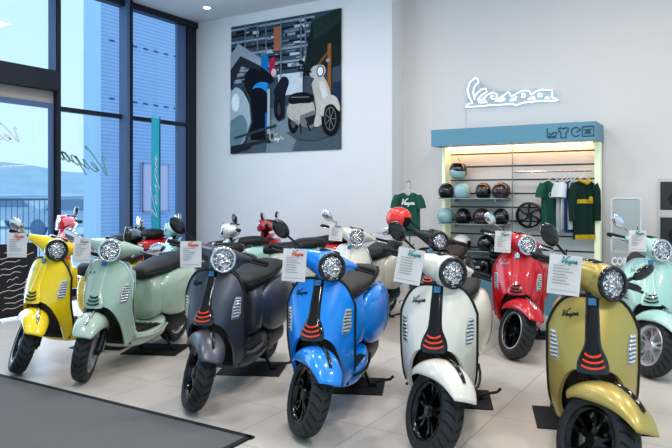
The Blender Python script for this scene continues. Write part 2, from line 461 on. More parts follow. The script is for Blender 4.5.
part('fork', 'front_fork', mb.mesh('front_fork'), 'forkm', None, True)
mb = MB().box((.082, .078, R_AX + .03), (.045, .05, .095), Matrix.Rotation(-.3, 3, 'X')); part('cal', 'brake_caliper', mb.mesh('brake_caliper', bevel=.01), 'silverpart', 'fork')
# --- headset, lamp, grips, levers, mirrors (turn with the bars)
hs = []
for (x, y, z, hy, hz) in [(-.235, .385, .985, .020, .020), (-.21, .38, .985, .028, .027), (-.165, .365, .982, .042, .038), (-.11, .345, .976, .072, .058), (-.055, .33, .968, .098, .080), (0, .325, .965, .106, .088), (.055, .33, .968, .098, .080), (.11, .345, .976, .072, .058), (.165, .365, .982, .042, .038), (.21, .38, .985, .028, .027), (.235, .385, .985, .020, .020)]:
    hs.append(sup(y, z, hy, hz, x, 24, 2.15, 'yz'))
mb = MB().loft(hs)
nac = []
for (y, r, z) in [(.36, .085, .962), (.30, .094, .964), (.25, .092, .966), (.215, .086, .968), (.205, .080, .968)]:
    nac.append([(r * math.cos(q), y + .08 * (.0) + (.16 * r * math.sin(q)), z + r * math.sin(q)) for q in [2 * PI * k / 28 for k in range(28)]])
mb.loft(nac)
neck = []
for (y, z, a, b) in [(.245, .872, .050, .055), (.262, .895, .058, .062), (.285, .915, .066, .075)]:
    neck.append([(a * math.cos(q), y + .03 + b * math.sin(q), z) for q in [2 * PI * k / 20 for k in range(20)]])
mb.loft(neck)
part('head', 'headset', mb.mesh('headset', subsurf=1, angle=180), 'paint', None, True)
def lampring(pts):   # profile (offset forward, radius) about the lamp axis, tilted like the nacelle mouth
    mb = MB(); n = 36; rg = []
    for q in [2 * PI * k / n for k in range(n)]:
        rg.append([(r * math.cos(q), .207 - h + .16 * r * math.sin(q), .968 + r * math.sin(q)) for h, r in pts])
    vs = [p for r in rg for p in r]; k = len(pts)
    fs = [(i * k + j, ((i + 1) % n) * k + j, ((i + 1) % n) * k + j + 1, i * k + j + 1) for i in range(n) for j in range(k - 1)]
    return mb.add(vs, fs)
part('lamp', 'headlight', lampring([(0.012, .0005), (.011, .02), (.009, .045), (.004, .066), (-.004, .073)]).mesh('headlight', angle=180), 'lens', 'head', True)
part('bez', 'headlight_bezel', lampring([(-.012, .088), (.004, .090), (.012, .086), (.014, .078), (.010, .071), (0, .070)]).mesh('headlight_bezel', angle=180), 'bezel', 'head', True)
mb = MB().loft([[(a, y, z) for a, y, z in ring] for ring in ([(x * .8, y, 1.035) for x, y in ((-.09, .30), (.09, .30), (.10, .37), (.06, .42), (-.06, .42), (-.10, .37))], [(x * .7, y + .005, 1.062 + (y - .3) * -.12) for x, y in ((-.09, .30), (.09, .30), (.10, .37), (.06, .42), (-.06, .42), (-.10, .37))])])
part('dash', 'instrument_panel', mb.mesh('instrument_panel', bevel=.008), 'gloss', 'head', True)
for s in (-1, 1):
    part('grip%d' % s, 'handlebar_grip', MB().tube([(s * .225, .382, .985), (s * .235, .385, .985), (s * .24, .386, .985), (s * .345, .405, .985), (s * .35, .406, .985), (s * .37, .41, .985)], [.016, .022, .0195, .0195, .016, .014], 14).mesh('handlebar_grip'), 'grip', 'head', True)
    part('lev%d' % s, 'brake_lever', MB().tube([(s * .20, .365, .98), (s * .24, .345, .978), (s * .29, .345, .975), (s * .355, .365, .972)], [.012, .008, .007, .008], 8).mesh('brake_lever'), 'lever', 'head', True)
    # raised mirror
    st = [(s * .15, .375, 1.0), (s * .175, .37, 1.025), (s * .235, .365, 1.055), (s * .29, .36, 1.08)]
    part('mir%d' % s, 'mirror', MB().ell((s * .338, .355, 1.108), (.070, .024, .045), 20, 12, Matrix.Rotation(-s * .62, 3, 'Y') ).mesh('mirror'), 'mirror', None, True)
    part('mst%d' % s, 'mirror_stem', MB().tube(st, [.009, .007, .0065, .008], 8).mesh('mirror_stem'), 'mstem', 'mir%d' % s, True)
    part('mgl%d' % s, 'mirror_glass', MB().ell((s * .338, .373, 1.108), (.061, .010, .037), 20, 10, Matrix.Rotation(-s * .62, 3, 'Y')).mesh('mirror_glass'), 'chromepart', 'mir%d' % s, True)
# folded-out low mirror on the rider's left
part('mirL', 'mirror', MB().ell((.245, .29, 1.075), (.072, .022, .033), 20, 12, Matrix.Rotation(-.75, 3, 'Y')).mesh('mirror_low'), 'mirror', None, True)
part('mstL', 'mirror_stem', MB().tube([(.13, .35, .985), (.16, .32, .99), (.20, .30, 1.03)], [.009, .008, .010], 8).mesh('mirror_stem_low'), 'mstem', 'mirL', True)
# --- engine, exhaust, stand
eng = [sup(.045, z, w, h, y, 16, 3.5) for (y, w, z, h) in [(.90, .06, .27, .07), (.96, .10, .27, .10), (1.15, .10, .25, .10), (1.32, .055, .26, .085), (1.42, .04, .26, .06)]]
eng = [[(x + .06 * max(0, (y - 1.1) / .3), y, z) for x, y, z in r] for r in eng]
part('eng', 'engine_case', MB().loft(eng).mesh('engine_case', subsurf=1, angle=180), 'darkm')
ex = [sup(-.155, z, w, h, y, 16, 2.3) for (y, w, z, h) in [(1.02, .02, .20, .02), (1.08, .05, .22, .05), (1.2, .062, .235, .065), (1.45, .062, .26, .065), (1.58, .055, .27, .058), (1.62, .03, .275, .03)]]
part('exh', 'exhaust', MB().loft(ex).mesh('exhaust', subsurf=1, angle=180), 'darkm')
mb = MB(); mb.box((-.218, 1.32, .26), (.012, .30, .075)); part('exs', 'heat_shield', mb.mesh('heat_shield', bevel=.006), 'silverpart', 'exh')
mb = MB().tube([(-.19, 1.05, .018), (-.15, 1.03, .022), (-.11, .97, .16), (.11, .97, .16), (.15, 1.03, .022), (.19, 1.05, .018)], .013, 8)
mb.tube([(.15, 1.03, .022), (.22, 1.06, .045), (.285, 1.10, .05), (.31, 1.10, .075)], .010, 8)
part('stand', 'center_stand', mb.mesh('center_stand'), 'black')

M['tyre_f'] = tyre_mat(0, R_AX, 'front_tyre_rubber'); M['tyre_r'] = tyre_mat(1.335, .25, 'rear_tyre_rubber')
BASE = dict(tyre_f='tyre_f', tyre_r='tyre_r', signal='signal', lens='lens', emblem='emblem', black='black', gloss='gloss', rubber='rubber', grip='rubber', lever='black',
            tail='taillight', darkm='darkmetal', forkm='darkmetal', disc='silver', silverpart='silver', chromepart='chrome', bezel2='silver', mstem='black', rail='black')
SPORT = dict(BASE, trim='black', spine='gloss', slat='orange', crest='gloss', rim='blackrim', stripe='blackrim', bezel='gloss', mirror='gloss', seat='seatblk', inner='black', badge='darkmetal', sill='black')
CLASSIC = dict(BASE, trim='chrome', spine=None, slat='gloss', crest='chrome', rim='silver', stripe='silver', bezel='chrome', mirror='chrome', mstem='chrome', seat='seatblk', inner=None, badge='chrome', sill='silver', lever='chrome', emblem='emblem')
AXP = Vector((0, -.085, 0)); AXD = Vector((0, .42, .906)).normalized()
def steer_matrix(deg): return Matrix.Translation(AXP) @ Matrix.Rotation(math.radians(deg), 4, AXD) @ Matrix.Translation(-AXP)
tyre_pts = [Vector((x, .235 * math.cos(a), R_AX + .235 * math.sin(a))) for a in [2 * PI * k / 64 for k in range(64)] for x in (-.03, 0, .03)]
SCOOTERS = {}
def scooter(pos, head, steer, colour, style, label, mirrors=(-1,), over=None, scale=1.0, group='scooters on the showroom floor'):
    sm = steer_matrix(steer)
    lift = -min((sm @ p).z for p in tyre_pts)
    root = empty('motor_scooter', (pos[0], pos[1], 0), math.radians(head)); root.scale = (scale,) * 3
    tag(root, label, 'scooter', group)
    look = dict(style); look.update(over or {}); made = {}
    for key, name, me, role, par, st in PARTS:
        if key in ('mir1', 'mst1', 'mgl1') and 1 not in mirrors: continue
        if key in ('mir-1', 'mst-1', 'mgl-1') and -1 not in mirrors: continue
        if key in ('mirL', 'mstL') and 'L' not in mirrors: continue
        mk = colour if role == 'paint' else look.get(role)
        if mk is None: mk = colour
        if len(me.materials) == 0: me.materials.append(M[mk])
        o = bpy.data.objects.new(name, me); COL.objects.link(o)
        o.material_slots[0].link = 'OBJECT'; o.material_slots[0].material = M[mk]
        o.parent = made[par] if par else root
        if st and not par:
            o.matrix_local = Matrix.Translation((0, 0, lift)) @ sm @ Matrix.Translation((0, 0, -look.get('drop', 0) if key[:3] == 'mir' else 0))
        made[key] = o
    W = Matrix.Translation(root.location) @ Matrix.Rotation(math.radians(head), 4, 'Z') @ Matrix.Scale(scale, 4)
    return root, W, W @ Matrix.Translation((0, 0, lift)) @ sm

def price_sheet(W, local, size, yaw, tilt, kind, label):
    """a printed sheet in a sleeve hanging from the bars: mesh with printed strips"""
    c = W @ Vector(local); w, h = size
    root = empty('price_sheet', (c.x, c.y, c.z - h))
    root.rotation_euler = (0, math.radians(tilt), math.radians(yaw))
    tag(root, label, 'sign', 'price sheets hanging from handlebars')
    mb = MB().grid(lambda u, t: Vector((u * w / 2, .006 * math.sin(t * 3) * u, t * h)), 6, 6)
    obj('paper_sheet', mb.mesh('paper_sheet', solid=.0015), M['paper'], root)
    fn = lambda a, b: Vector((a, -.003 - .006 * abs(a / w), b))
    mb = MB()
    n = 14
    hw = w * .50
    script(mb, lambda a, b: Vector((a - hw * .5 + w * .08, -.0075, h * .80 + b)), hw, .005)
    obj('heading_print', mb.mesh('heading_print', smooth=False), M[kind], root)
    mb = MB(); rnd = random.Random(len(label))
    for k in range(7):
        z = h * (.72 - .075 * k); l = w * rnd.uniform(.3, .62); x0 = -w * .36
        mb.add([(x0, -.0078, z), (x0 + l, -.0078, z), (x0 + l, -.0078, z + .0045), (x0, -.0078, z + .0045)], [(0, 1, 2, 3)])
    z = h * .1; mb.add([(-w * .4, -.0078, z), (w * .4, -.0078, z), (w * .4, -.0078, z + .003), (-w * .4, -.0078, z + .003)], [(0, 1, 2, 3)])
    obj('text_lines', mb.mesh('text_lines', smooth=False), M['printgrey'], root)
    mb = MB().tube([(0, 0, h), (0, .004, h + .03)], .003, 6); obj('hanging_tie', mb.mesh('hanging_tie'), M['black'], root)
    return root

# ---- front row, left to right
front = [
 ('yellow', (-4.78, 3.09), 14, 50, 'yellow', dict(CLASSIC, bezel='gloss', rim='darkmetal', trim='black', drop=.05), 'glossy yellow scooter, first of the front row beside the dark info board', (-1,)),
 ('sage', (-4.16, 3.2), 17, 24, 'sage', dict(CLASSIC, drop=.085), 'pale sage green scooter in the front row between yellow and matte grey ones', (-1, 1)),
 ('grey', (-2.99, 3.15), 18, 37, 'gunmetal', dict(SPORT, bezel='chrome', stripe='blackrim'), 'matte dark grey scooter with orange grille slats beside the bright blue one', (-1,)),
 ('blue', (-2.125, 3.146), 16, 38, 'blue', dict(SPORT, seat='seatgrey'), 'bright blue scooter with black grille spine and tyre, centre of front row', (-1,)),
 ('white', (-1.39, 3.25), 14.5, 39, 'white', dict(SPORT, stripe='blackrim'), 'white scooter with black edge trim in the front row right of the blue one', (-1,)),
 ('gold', (-.57, 3.26), 11, 43, 'gold', dict(SPORT, inner='gunmetal'), 'satin gold scooter nearest the camera at the right of the front row', (-1, 'L')),
]
second = [
 ('mint', (-.545, 5.55), 8, 36, 'mint', CLASSIC, 'mint green scooter with silver wheel behind the gold one at right', (-1,)),
 ('red', (-1.60, 5.55), 11, 36, 'red', dict(CLASSIC, rim='blackrim', stripe='silver', trim='red', spine=None, seat='seatblk', mirror='chrome'), 'bright red scooter facing forward in front of the accessory display', (-1,)),
 ('dark', (-2.45, 5.6), 10, 36, 'charcoal', SPORT, 'charcoal black scooter half hidden behind the white one', (-1,)),
 ('cream', (-3.38, 5.6), 6, 36, 'cream', dict(CLASSIC, mirror='chrome'), 'cream white scooter with chrome mirrors in the second row behind the blue one', (-1, 1)),
 ('creamside', (-5.48, 5.91), -48, 0, 'cream', dict(CLASSIC, mirror='gloss'), 'cream white scooter turned sideways behind the matte grey one', (-1, 1)),
 ('redside', (-5.93, 7.24), -70, 0, 'red', dict(CLASSIC, mirror='gloss', trim='black'), 'red scooter turned sideways by the white wall behind the cream one', (-1, 1)),
 ('aqua', (-6.37, 5.85), -48, 0, 'aqua', CLASSIC, 'pale aqua scooter turned sideways near the window corner', (-1, 1)),
 ('darkside', (-5.75, 4.66), -40, 0, 'charcoal', dict(SPORT, mirror='chrome'), 'black scooter with chrome mirror behind the sage green handlebar', (-1, 1)),
 ('redwindow', (-7.55, 5.10), -27, 0, 'red', dict(CLASSIC, mirror='gloss', mstem='black', trim='red'), 'red scooter with black seat turned sideways beside the entrance window', (1,)),
]
for row in front + second:
    nm, pos, hd, stv, colr, sty, lab, mir = row
    SCOOTERS[nm] = scooter(pos, hd, stv, colr, sty, lab, mir, scale=1.08 if nm == 'redwindow' else 1.0)
for nm in ('yellow', 'sage', 'grey', 'blue', 'white', 'gold', 'mint', 'red'):
    r, W, WS = SCOOTERS[nm]; c = W @ Vector((0, 1.03, 0))
    mb = MB().box((0, 0, .004), (.66 if nm == 'gold' else .50, .42, .008))
    o = obj('rubber_floor_mat', mb.mesh('rubber_floor_mat', bevel=.002), M['rubber'], None, (c.x, c.y, 0), (0, 0, r.rotation_euler.z + math.radians(8)))
    cn = {'yellow': 'yellow', 'sage': 'sage green', 'grey': 'matte grey', 'blue': 'blue', 'white': 'white', 'gold': 'gold', 'mint': 'mint green', 'red': 'forward-facing red'}[nm]
    tag(o, 'black rubber mat on the floor under the stand of the %s scooter' % cn, 'mat', 'rubber mats under scooters')
SH = [('yellow', (-.32, .31, 1.00), (.155, .20), 33, 0, 'printorange'), ('sage', (-.25, .31, 1.02), (.13, .20), 40, 3, 'printgrey'),
      ('grey', (-.23, .31, 1.03), (.145, .18), 30, 0, 'printorange'), ('blue', (-.24, .31, 1.01), (.145, .20), 30, 4, 'printorange'),
      ('white', (-.28, .30, 1.03), (.15, .20), 24, 10, 'printteal'), ('gold', (-.27, .30, 1.03), (.155, .20), 12, 5, 'printteal'),
      ('mint', (-.19, .30, 1.075), (.13, .17), 12, 0, 'printteal'), ('red', (-.22, .30, 1.03), (.14, .19), 16, 3, 'printteal'), ('cream', (-.24, .30, 1.05), (.14, .18), 24, 4, 'printteal')]
for nm, loc, size, yaw, tilt, kind in SH:
    cn = {'yellow': 'yellow', 'sage': 'sage green', 'grey': 'matte grey', 'blue': 'blue', 'white': 'white', 'gold': 'gold', 'mint': 'mint green', 'red': 'forward-facing red', 'cream': 'forward-facing cream'}[nm]
    price_sheet(SCOOTERS[nm][2], loc, size, yaw, tilt, kind, 'printed white price sheet hanging from the handlebar of the %s scooter' % cn)
# ================================================================== the room
YW, YR, XW, ZC = 8.25, 8.62, -7.92, 4.33
def floor_mat():
    m, n, l, b = nt('floor_tiles')
    tc = n.new('ShaderNodeTexCoord'); sp = n.new('ShaderNodeSeparateXYZ'); l.new(tc.outputs['Object'], sp.inputs[0])
    def gl(o, off):
        f = math_node(n, l, 'FRACT', math_node(n, l, 'MULTIPLY', math_node(n, l, 'ADD', o, off), 1 / .6))
        return math_node(n, l, 'LESS_THAN', f, .007)
    g = math_node(n, l, 'MAXIMUM', gl(sp.outputs[0], 1.9 + 60), gl(sp.outputs[1], 60 - 3.45))
    nz = n.new('ShaderNodeTexNoise'); nz.inputs['Scale'].default_value = 2.2; nz.inputs['Detail'].default_value = 8; l.new(tc.outputs['Object'], nz.inputs['Vector'])
    mx = n.new('ShaderNodeMix'); mx.data_type = 'RGBA'; mx.inputs[6].default_value = lin((200, 192, 184)) + (1,); mx.inputs[7].default_value = lin((216, 208, 200)) + (1,)
    l.new(nz.outputs['Fac'], mx.inputs[0])
    m2 = n.new('ShaderNodeMix'); m2.data_type = 'RGBA'; m2.inputs[7].default_value = lin((140, 134, 130)) + (1,)
    l.new(g, m2.inputs[0]); l.new(mx.outputs[2], m2.inputs[6]); l.new(m2.outputs[2], b.inputs['Base Color'])
    b.inputs['Roughness'].default_value = .28; b.inputs['Specular IOR Level'].default_value = .45
    return m
M['floor'] = floor_mat()
M['wall'] = mat('white_wall_paint', (232, 230, 231), .8, var=.015, scale=3)
M['wallwarm'] = mat('warm_white_wall_paint', (228, 223, 221), .8, var=.015, scale=3)
M['ceil'] = mat('ceiling_paint', (224, 224, 226), .9, var=.01, scale=3)
M['frame'] = mat('anthracite_frame', (34, 40, 54), .4)
M['frame_lit'] = mat('frame_sky_reflection_tint', (98, 122, 160), .45)  # lighter copy of the frame colour, sky reflection painted in
M['carpet'] = mat('grey_carpet', (116, 115, 117), .95, var=.25, scale=260, bump=.6, bscale=400, spec=.1)
M['carpetedge'] = mat('carpet_edge', (40, 40, 42), .8)
def slab(x0, x1, y0, y1, z0, z1): return MB().box(((x0 + x1) / 2, (y0 + y1) / 2, (z0 + z1) / 2), (x1 - x0, y1 - y0, z1 - z0))
struct('floor', slab(XW - .05, 5, -3, 9.2, -.1, 0).mesh('floor', smooth=False), M['floor'])
struct('ceiling', slab(XW - .05, 5, -3, 9.2, ZC, ZC + .1).mesh('ceiling', smooth=False), M['ceil'])
xc = on_y(392, YW)[0]
struct('wall_back', slab(XW - .05, xc, YW, YW + .9, 0, ZC).mesh('wall_back', smooth=False), M['wall'])
struct('wall_right', slab(xc - .2, 5, YR, YR + .2, 0, ZC).mesh('wall_right', smooth=False), M['wallwarm'])
struct('baseboard_back', slab(XW, xc + .012, YW - .012, YW, 0, .08).mesh('baseboard_back', smooth=False), M['wall'])
struct('baseboard_right', slab(xc, 5, YR - .012, YR, 0, .08).mesh('baseboard_right', smooth=False), M['wallwarm'])
# window wall
def glass():
    m = bpy.data.materials.new('window_glass'); m.use_nodes = True; n = m.node_tree.nodes; l = m.node_tree.links; n.clear()
    out = n.new('ShaderNodeOutputMaterial'); mx = n.new('ShaderNodeMixShader'); t = n.new('ShaderNodeBsdfTransparent'); g = n.new('ShaderNodeBsdfGlossy')
    t.inputs['Color'].default_value = (.92, .97, 1, 1); g.inputs['Roughness'].default_value = .02; g.inputs['Color'].default_value = (.9, .95, 1, 1)
    fr = n.new('ShaderNodeFresnel'); fr.inputs['IOR'].default_value = 1.35
    l.new(fr.outputs[0], mx.inputs[0]); l.new(t.outputs[0], mx.inputs[1]); l.new(g.outputs[0], mx.inputs[2]); l.new(mx.outputs[0], out.inputs['Surface'])
    return m
M['glass'] = glass()
ZT, ZL0, ZL1 = 2.58, 2.80, 3.06
ym0, ym1 = on_x(122.5, XW)[0], on_x(133, XW + .2)[0]
yf0, yf1 = on_x(50, XW)[0], on_x(61, XW + .12)[0]
yc0 = on_x(186.5, XW + .06)[0]
k = [0]
def trim(mesh_b, m, smooth=False):
    k[0] += 1; return struct('trim_%d' % k[0], mesh_b.mesh('trim', smooth=False), m)
ymm = ym1 - .03
trim(slab(XW, XW + .20, ymm, ym1, 0, ZC), M['frame'])                       # inner mullion
trim(slab(XW, XW + .17, ymm - .06, ymm, 0, ZC), M['frame_lit'])  # mullion side, its bluish reflection painted as colour
trim(slab(XW, XW + .12, yf1 - .06, yf1, 0, ZC), M['frame'])                   # big post
trim(slab(XW, XW + .10, yf1 - .11, yf1 - .06, ZL1, ZC), M['frame_lit'])
trim(slab(XW - .02, XW + .08, yc0, YW, 0, ZC), M['frame'])                    # corner post
trim(slab(XW, XW + .05, yc0 - .20, yc0, 0, ZC), M['frame_lit'])
trim(slab(XW - .02, XW + .07, yf1, YW, ZT - .03, ZT + .03), M['frame'])       # transom
trim(slab(XW - .02, XW + .12, -3, YW, ZC - .10, ZC), M['frame'])              # head
trim(slab(XW - .02, XW + .12, yf1, YW, 0, .10), M['frame'])                   # sill
trim(slab(XW - .02, XW + .20, -3, yf1 - .06, ZL0, ZL1), M['frame'])           # door lintel
M['beige'] = mat('beige_blind_box', (176, 170, 166), .6)
trim(slab(XW - .10, XW + .04, -3, yf1 - .06, ZL0 - .16, ZL0), M['beige'])
wn = [0]
def window(y0, y1, z0, z1, name='window'):
    wn[0] += 1; return struct('window_%d' % wn[0], MB().add([(XW, y0, z0), (XW, y1, z0), (XW, y1, z1), (XW, y0, z1)], [(0, 1, 2, 3)]).mesh('pane', smooth=False), M['glass'])
window(yf1, ymm, .1, ZT - .03); window(yf1, ymm, ZT + .03, ZC - .1)
window(ym1, yc0, .1, ZT - .03); window(ym1, yc0, ZT + .03, ZC - .1)
window(-3, yf1 - .11, ZL1, ZC - .1)
# glazed entrance door
dr = struct('door_1', slab(XW, XW + .05, yf1 - .115, yf1 - .062, 0, ZL0 - .16).mesh('door_stile', smooth=False), M['frame_lit'])
o = obj('door_pane', MB().add([(XW + .02, 2, .05), (XW + .02, yf1 - .115, .05), (XW + .02, yf1 - .115, ZL0 - .16), (XW + .02, 2, ZL0 - .16)], [(0, 1, 2, 3)]).mesh('door_pane', smooth=False), M['glass'], dr)
o = obj('door_rail', slab(XW, XW + .05, 2, yf1 - .115, ZL0 - .23, ZL0 - .16).mesh('door_rail', smooth=False), M['frame_lit'], dr)
o = obj('door_rail', slab(XW, XW + .05, 2, yf1 - .115, 0, .10).mesh('door_rail', smooth=False), M['frame_lit'], dr)
# lettering stuck on the glass, read from outside (so mirrored from in here)
M['decal'] = mat('grey_green_vinyl', (132, 170, 172), .6)
def decal(px0, px1, py0, py1, m, label, w, rise):
    y0, Z0 = on_x(px0, XW + .03); y1, Z1 = on_x(px1, XW + .03); za = hgt(py0, Z0); zb = hgt(py1, Z1); L = y1 - y0
    mb = MB(); script(mb, lambda a, b: Vector((XW + .012, y1 - a, zb + b * .8 + rise * a)), L / 1.06, w)
    o = obj('window_lettering', mb.mesh('window_lettering', smooth=False, solid=.003), m); tag(o, label, 'lettering')
decal(61, 113, 178, 178, M['decal'], 'mirrored grey script lettering stuck on the window left of the mullion', .024, .27)
decal(-22, 24, 143, 143, M['whiteprint'], 'mirrored white script lettering stuck on the glass entrance door', .022, .06)

# carpet and its edge
cp = slab(-9.0 + 1.1, -2.37, -1.5, 2.96, 0, .008).mesh('carpet', bevel=0, smooth=False)
o = obj('entrance_carpet', cp, M['carpet']); tag(o, 'dark grey carpet laid on the tiles in the foreground', 'carpet')
e = MB().box((-5.13, 2.945, .005), (5.54, .035, .012)); e2 = obj('carpet_border', e.mesh('carpet_border', smooth=False), M['carpetedge'], o)
e = MB().box((-2.385, .73, .005), (.035, 4.46, .012)); e2 = obj('carpet_border', e.mesh('carpet_border', smooth=False), M['carpetedge'], o)

# ceiling spots
M['bulb'] = mat('lamp_glow', (255, 250, 240), .5, emit=(255, 248, 238), estr=14)
M['spotring'] = mat('white_spot_ring', (235, 235, 235), .4)
def downlight(x, y, label, e=0):
    t = empty('ceiling_spotlight', (x, y, ZC)); tag(t, label, 'light', 'ceiling spotlights')
    obj('trim_ring', MB().lathe([(-.0, .085), (-.018, .08), (-.018, .06), (-.004, .055)], 'z', n=28).mesh('trim_ring'), M['spotring'], t)
    obj('lamp', MB().lathe([(-.006, .0005), (-.006, .056)], 'z', n=24).mesh('lamp'), M['bulb'], t)
Z = 652 * (ZC - 1.4) / (HZ - 7); a = ray(207); downlight(a[0] * Z, a[1] * Z, 'round recessed ceiling spotlight above the window corner')

# ---------------------------------------------------------------- wall poster of a factory scene
px0, Z0 = on_y(232, YW); px1, Z1 = on_y(341.5, YW)
pz1, pz0 = hgt(27.5, Z0), hgt(154, Z0)
PW, PH = px1 - px0, pz1 - pz0
post = empty('wall_poster', (px0, YW, pz0)); tag(post, 'large printed factory photo panel on the white back wall', 'poster')
M['posteredge'] = mat('poster_edge', (60, 64, 70), .6)
obj('panel_board', slab(0, PW, -.02, 0, 0, PH).mesh('panel_board', smooth=False), M['posteredge'], post)
def pc(cx, cy):   # position in the poster, 0..100 across and 0..100 down
    return cx / 100 * PW, PH * (1 - cy / 100)
PCOL = {}
layer = [0]; art = MB(); art_m = []
def pcol(rgb):
    if rgb not in PCOL:
        PCOL[rgb] = len(art_m); art_m.append(mat('poster_ink_%d_%d_%d' % rgb, rgb, .75, var=.18, scale=14, spec=.15))
    return PCOL[rgb]
def pp(rgb, pts):
    layer[0] += 1; y = -.0202 - layer[0] * .00012; art.m = pcol(rgb)
    art.add([(pc(a, b)[0], y, pc(a, b)[1]) for a, b in pts], [tuple(range(len(pts)))])
def ps_(rgb, pts):
    q = smooth2(list(pts) + [pts[0]], 4)[:-1]; pp(rgb, q)
def pr(rgb, x0, y0, x1, y1): pp(rgb, [(x0, y0), (x1, y0), (x1, y1), (x0, y1)])
def pe(rgb, cx, cy, rx, ry, rot=0, n=22, hole=None, a0=0, a1=2 * PI):
    P = []
    for i in range(n):
        t = a0 + (a1 - a0) * i / (n - (0 if a1 - a0 > 6.28 else 1)); x, y = rx * math.cos(t), ry * math.sin(t)
        P.append((cx + x * math.cos(rot) - y * math.sin(rot), cy + x * math.sin(rot) + y * math.cos(rot)))
    pp(rgb, P)
def pl(rgb, pts, w):
    layer[0] += 1; y = -.0202 - layer[0] * .00012; art.m = pcol(rgb); ribbon(art, pts, w, lambda a, b: Vector((pc(a, b)[0], y, pc(a, b)[1])))
pr((70, 84, 98), 0, 0, 100, 70)
rnd = random.Random(3)
pp((104, 118, 130), [(0, 70), (100, 62), (100, 100), (0, 100)])
pp((84, 98, 108), [(0, 84), (100, 78), (100, 100), (0, 100)])
pp((126, 140, 150), [(38, 76), (60, 66), (72, 70), (58, 100), (34, 100)])
for i in range(9):
    y = 2 + i * 5; pr((28, 36, 46) if i % 2 else (150, 164, 178), 0, y, 78, y + 1.6)
for i in range(110):
    x = rnd.uniform(2, 76); y = rnd.uniform(2, 46); pr(rnd.choice([(188, 198, 210), (40, 48, 58), (112, 126, 140), (24, 30, 38), (150, 162, 174)]), x, y, x + rnd.uniform(1.5, 9), y + rnd.uniform(.6, 2.6))
pr((196, 206, 216), 46, 42, 68, 58)
for x in (14, 26, 34, 48, 66, 70): pr((116, 128, 140), x, 0, x + 1.2, 46)
pp((28, 44, 44), [(76, 6), (100, 0), (100, 40), (68, 46), (70, 36)]); pp((44, 60, 58), [(76, 6), (100, 0), (100, 10), (78, 20)])
pl((120, 84, 46), [(78, 42), (92, 28)], 2); pr((152, 96, 48), 89.5, 24, 92.5, 70); pr((40, 56, 84), 94, 52, 100, 80)
pr((170, 110, 80), 42, 6, 48, 24); pp((176, 40, 84), [(38, 30), (43, 28), (43, 42), (38, 43)]); pe((214, 190, 190), 42, 40, 2.4, 3)
# blue crate, left machine
pr((30, 120, 186), 18, 26, 37, 84); pe((44, 146, 214), 27, 50, 9, 16)
pe((20, 24, 36), 26, 62, 12, 12); pr((18, 22, 34), 20, 60, 34, 90)
ps_((24, 28, 38), [(14, 40), (24, 32), (40, 42), (40, 48), (30, 46), (22, 50), (20, 64), (22, 84), (15, 78)])
pp((152, 162, 172), [(0, 22), (8, 14), (30, 28), (30, 34), (12, 26), (0, 40)]); pp((48, 54, 62), [(0, 34), (10, 24), (30, 34), (30, 37), (10, 32), (0, 50)])
ps_((176, 188, 196), [(0, 52), (6, 48), (14, 54), (20, 66), (20, 78), (14, 90), (6, 96), (0, 94)]); ps_((112, 140, 148), [(0, 74), (12, 70), (17, 82), (8, 95), (0, 94)])
pe((232, 238, 240), 5, 60, 4, 7); pl((70, 80, 88), [(12, 46), (19, 58), (21, 76), (14, 92)], 1.6)
pr((170, 182, 190), 36, 52, 38.5, 92); pl((60, 68, 76), [(4, 88), (44, 80)], 2); pl((44, 50, 58), [(2, 96), (40, 90)], 2); pr((50, 58, 64), 36, 86, 39, 93); pe((150, 158, 150), 40.5, 88, 3, 4); pe((60, 66, 66), 40.5, 88, 1.5, 2.2)
pp((44, 50, 58), [(0, 94), (20, 92), (20, 96), (4, 100), (0, 100)])
# scooters in the print
ps_((32, 38, 50), [(42, 54), (50, 44), (56, 48), (52, 60), (52, 74), (46, 74)]); pe((30, 34, 42), 47, 66, 5, 11); pe((24, 26, 30), 47, 68, 3, 8); pe((60, 66, 74), 47, 68, 1.6, 5)
pp((78, 88, 96), [(54, 86), (70, 83), (98, 88), (80, 93), (62, 91)])
pe((24, 26, 30), 60, 78, 4.8, 9); pe((84, 88, 92), 60, 78, 2.2, 5)
ps_((184, 180, 172), [(54, 68), (59, 62), (68, 60), (76, 64), (79, 70), (77, 77), (70, 80), (61, 78), (55, 74)]); ps_((156, 152, 146), [(60, 76), (70, 78), (78, 74), (74, 81), (64, 81)])
pp((120, 122, 124), [(66, 74), (78, 71), (84, 80), (76, 84), (66, 82)]); pp((40, 42, 46), [(70, 76), (80, 74), (83, 79), (74, 82)])
ps_((26, 28, 34), [(55, 62), (58, 58), (68, 57), (77, 60), (76, 65), (66, 65), (58, 65)]); pl((150, 152, 156), [(58, 60), (74, 61)], .5)
ps_((190, 186, 178), [(76, 52), (80, 46), (86, 47), (91, 56), (93, 66), (90, 74), (84, 82), (78, 82), (80, 70)]); ps_((214, 211, 204), [(82, 50), (87, 52), (90, 62), (88, 68), (84, 58)])
ps_((186, 184, 180), [(74, 43), (78, 39), (86, 39), (88, 44), (84, 48), (76, 47)]); pe((60, 62, 66), 83.5, 43.2, 3.2, 4.2); pe((226, 232, 238), 83.5, 43.2, 2.4, 3.3)
pl((26, 28, 32), [(64, 40), (76, 43)], 1.4); pl((26, 28, 32), [(68, 35), (72, 42)], .9); pe((30, 32, 36), 67, 35, 2.4, 1.6, .4); pe((150, 154, 160), 90, 36, 1.8, 1.4)
pe((24, 25, 28), 92, 78, 7.6, 12.4); pe((96, 100, 106), 92, 78, 5.0, 8.8); pe((26, 28, 32), 92, 78, 4.2, 7.6)
for q in range(7): pl((110, 114, 120), [(92, 78), (92 + 4.4 * math.cos(q * .898), 78 + 8.0 * math.sin(q * .898))], .7)
ps_((196, 192, 184), [(83, 72), (85, 65), (91, 61), (97, 63), (100, 70), (99, 73), (94, 68), (88, 69), (86, 76)])
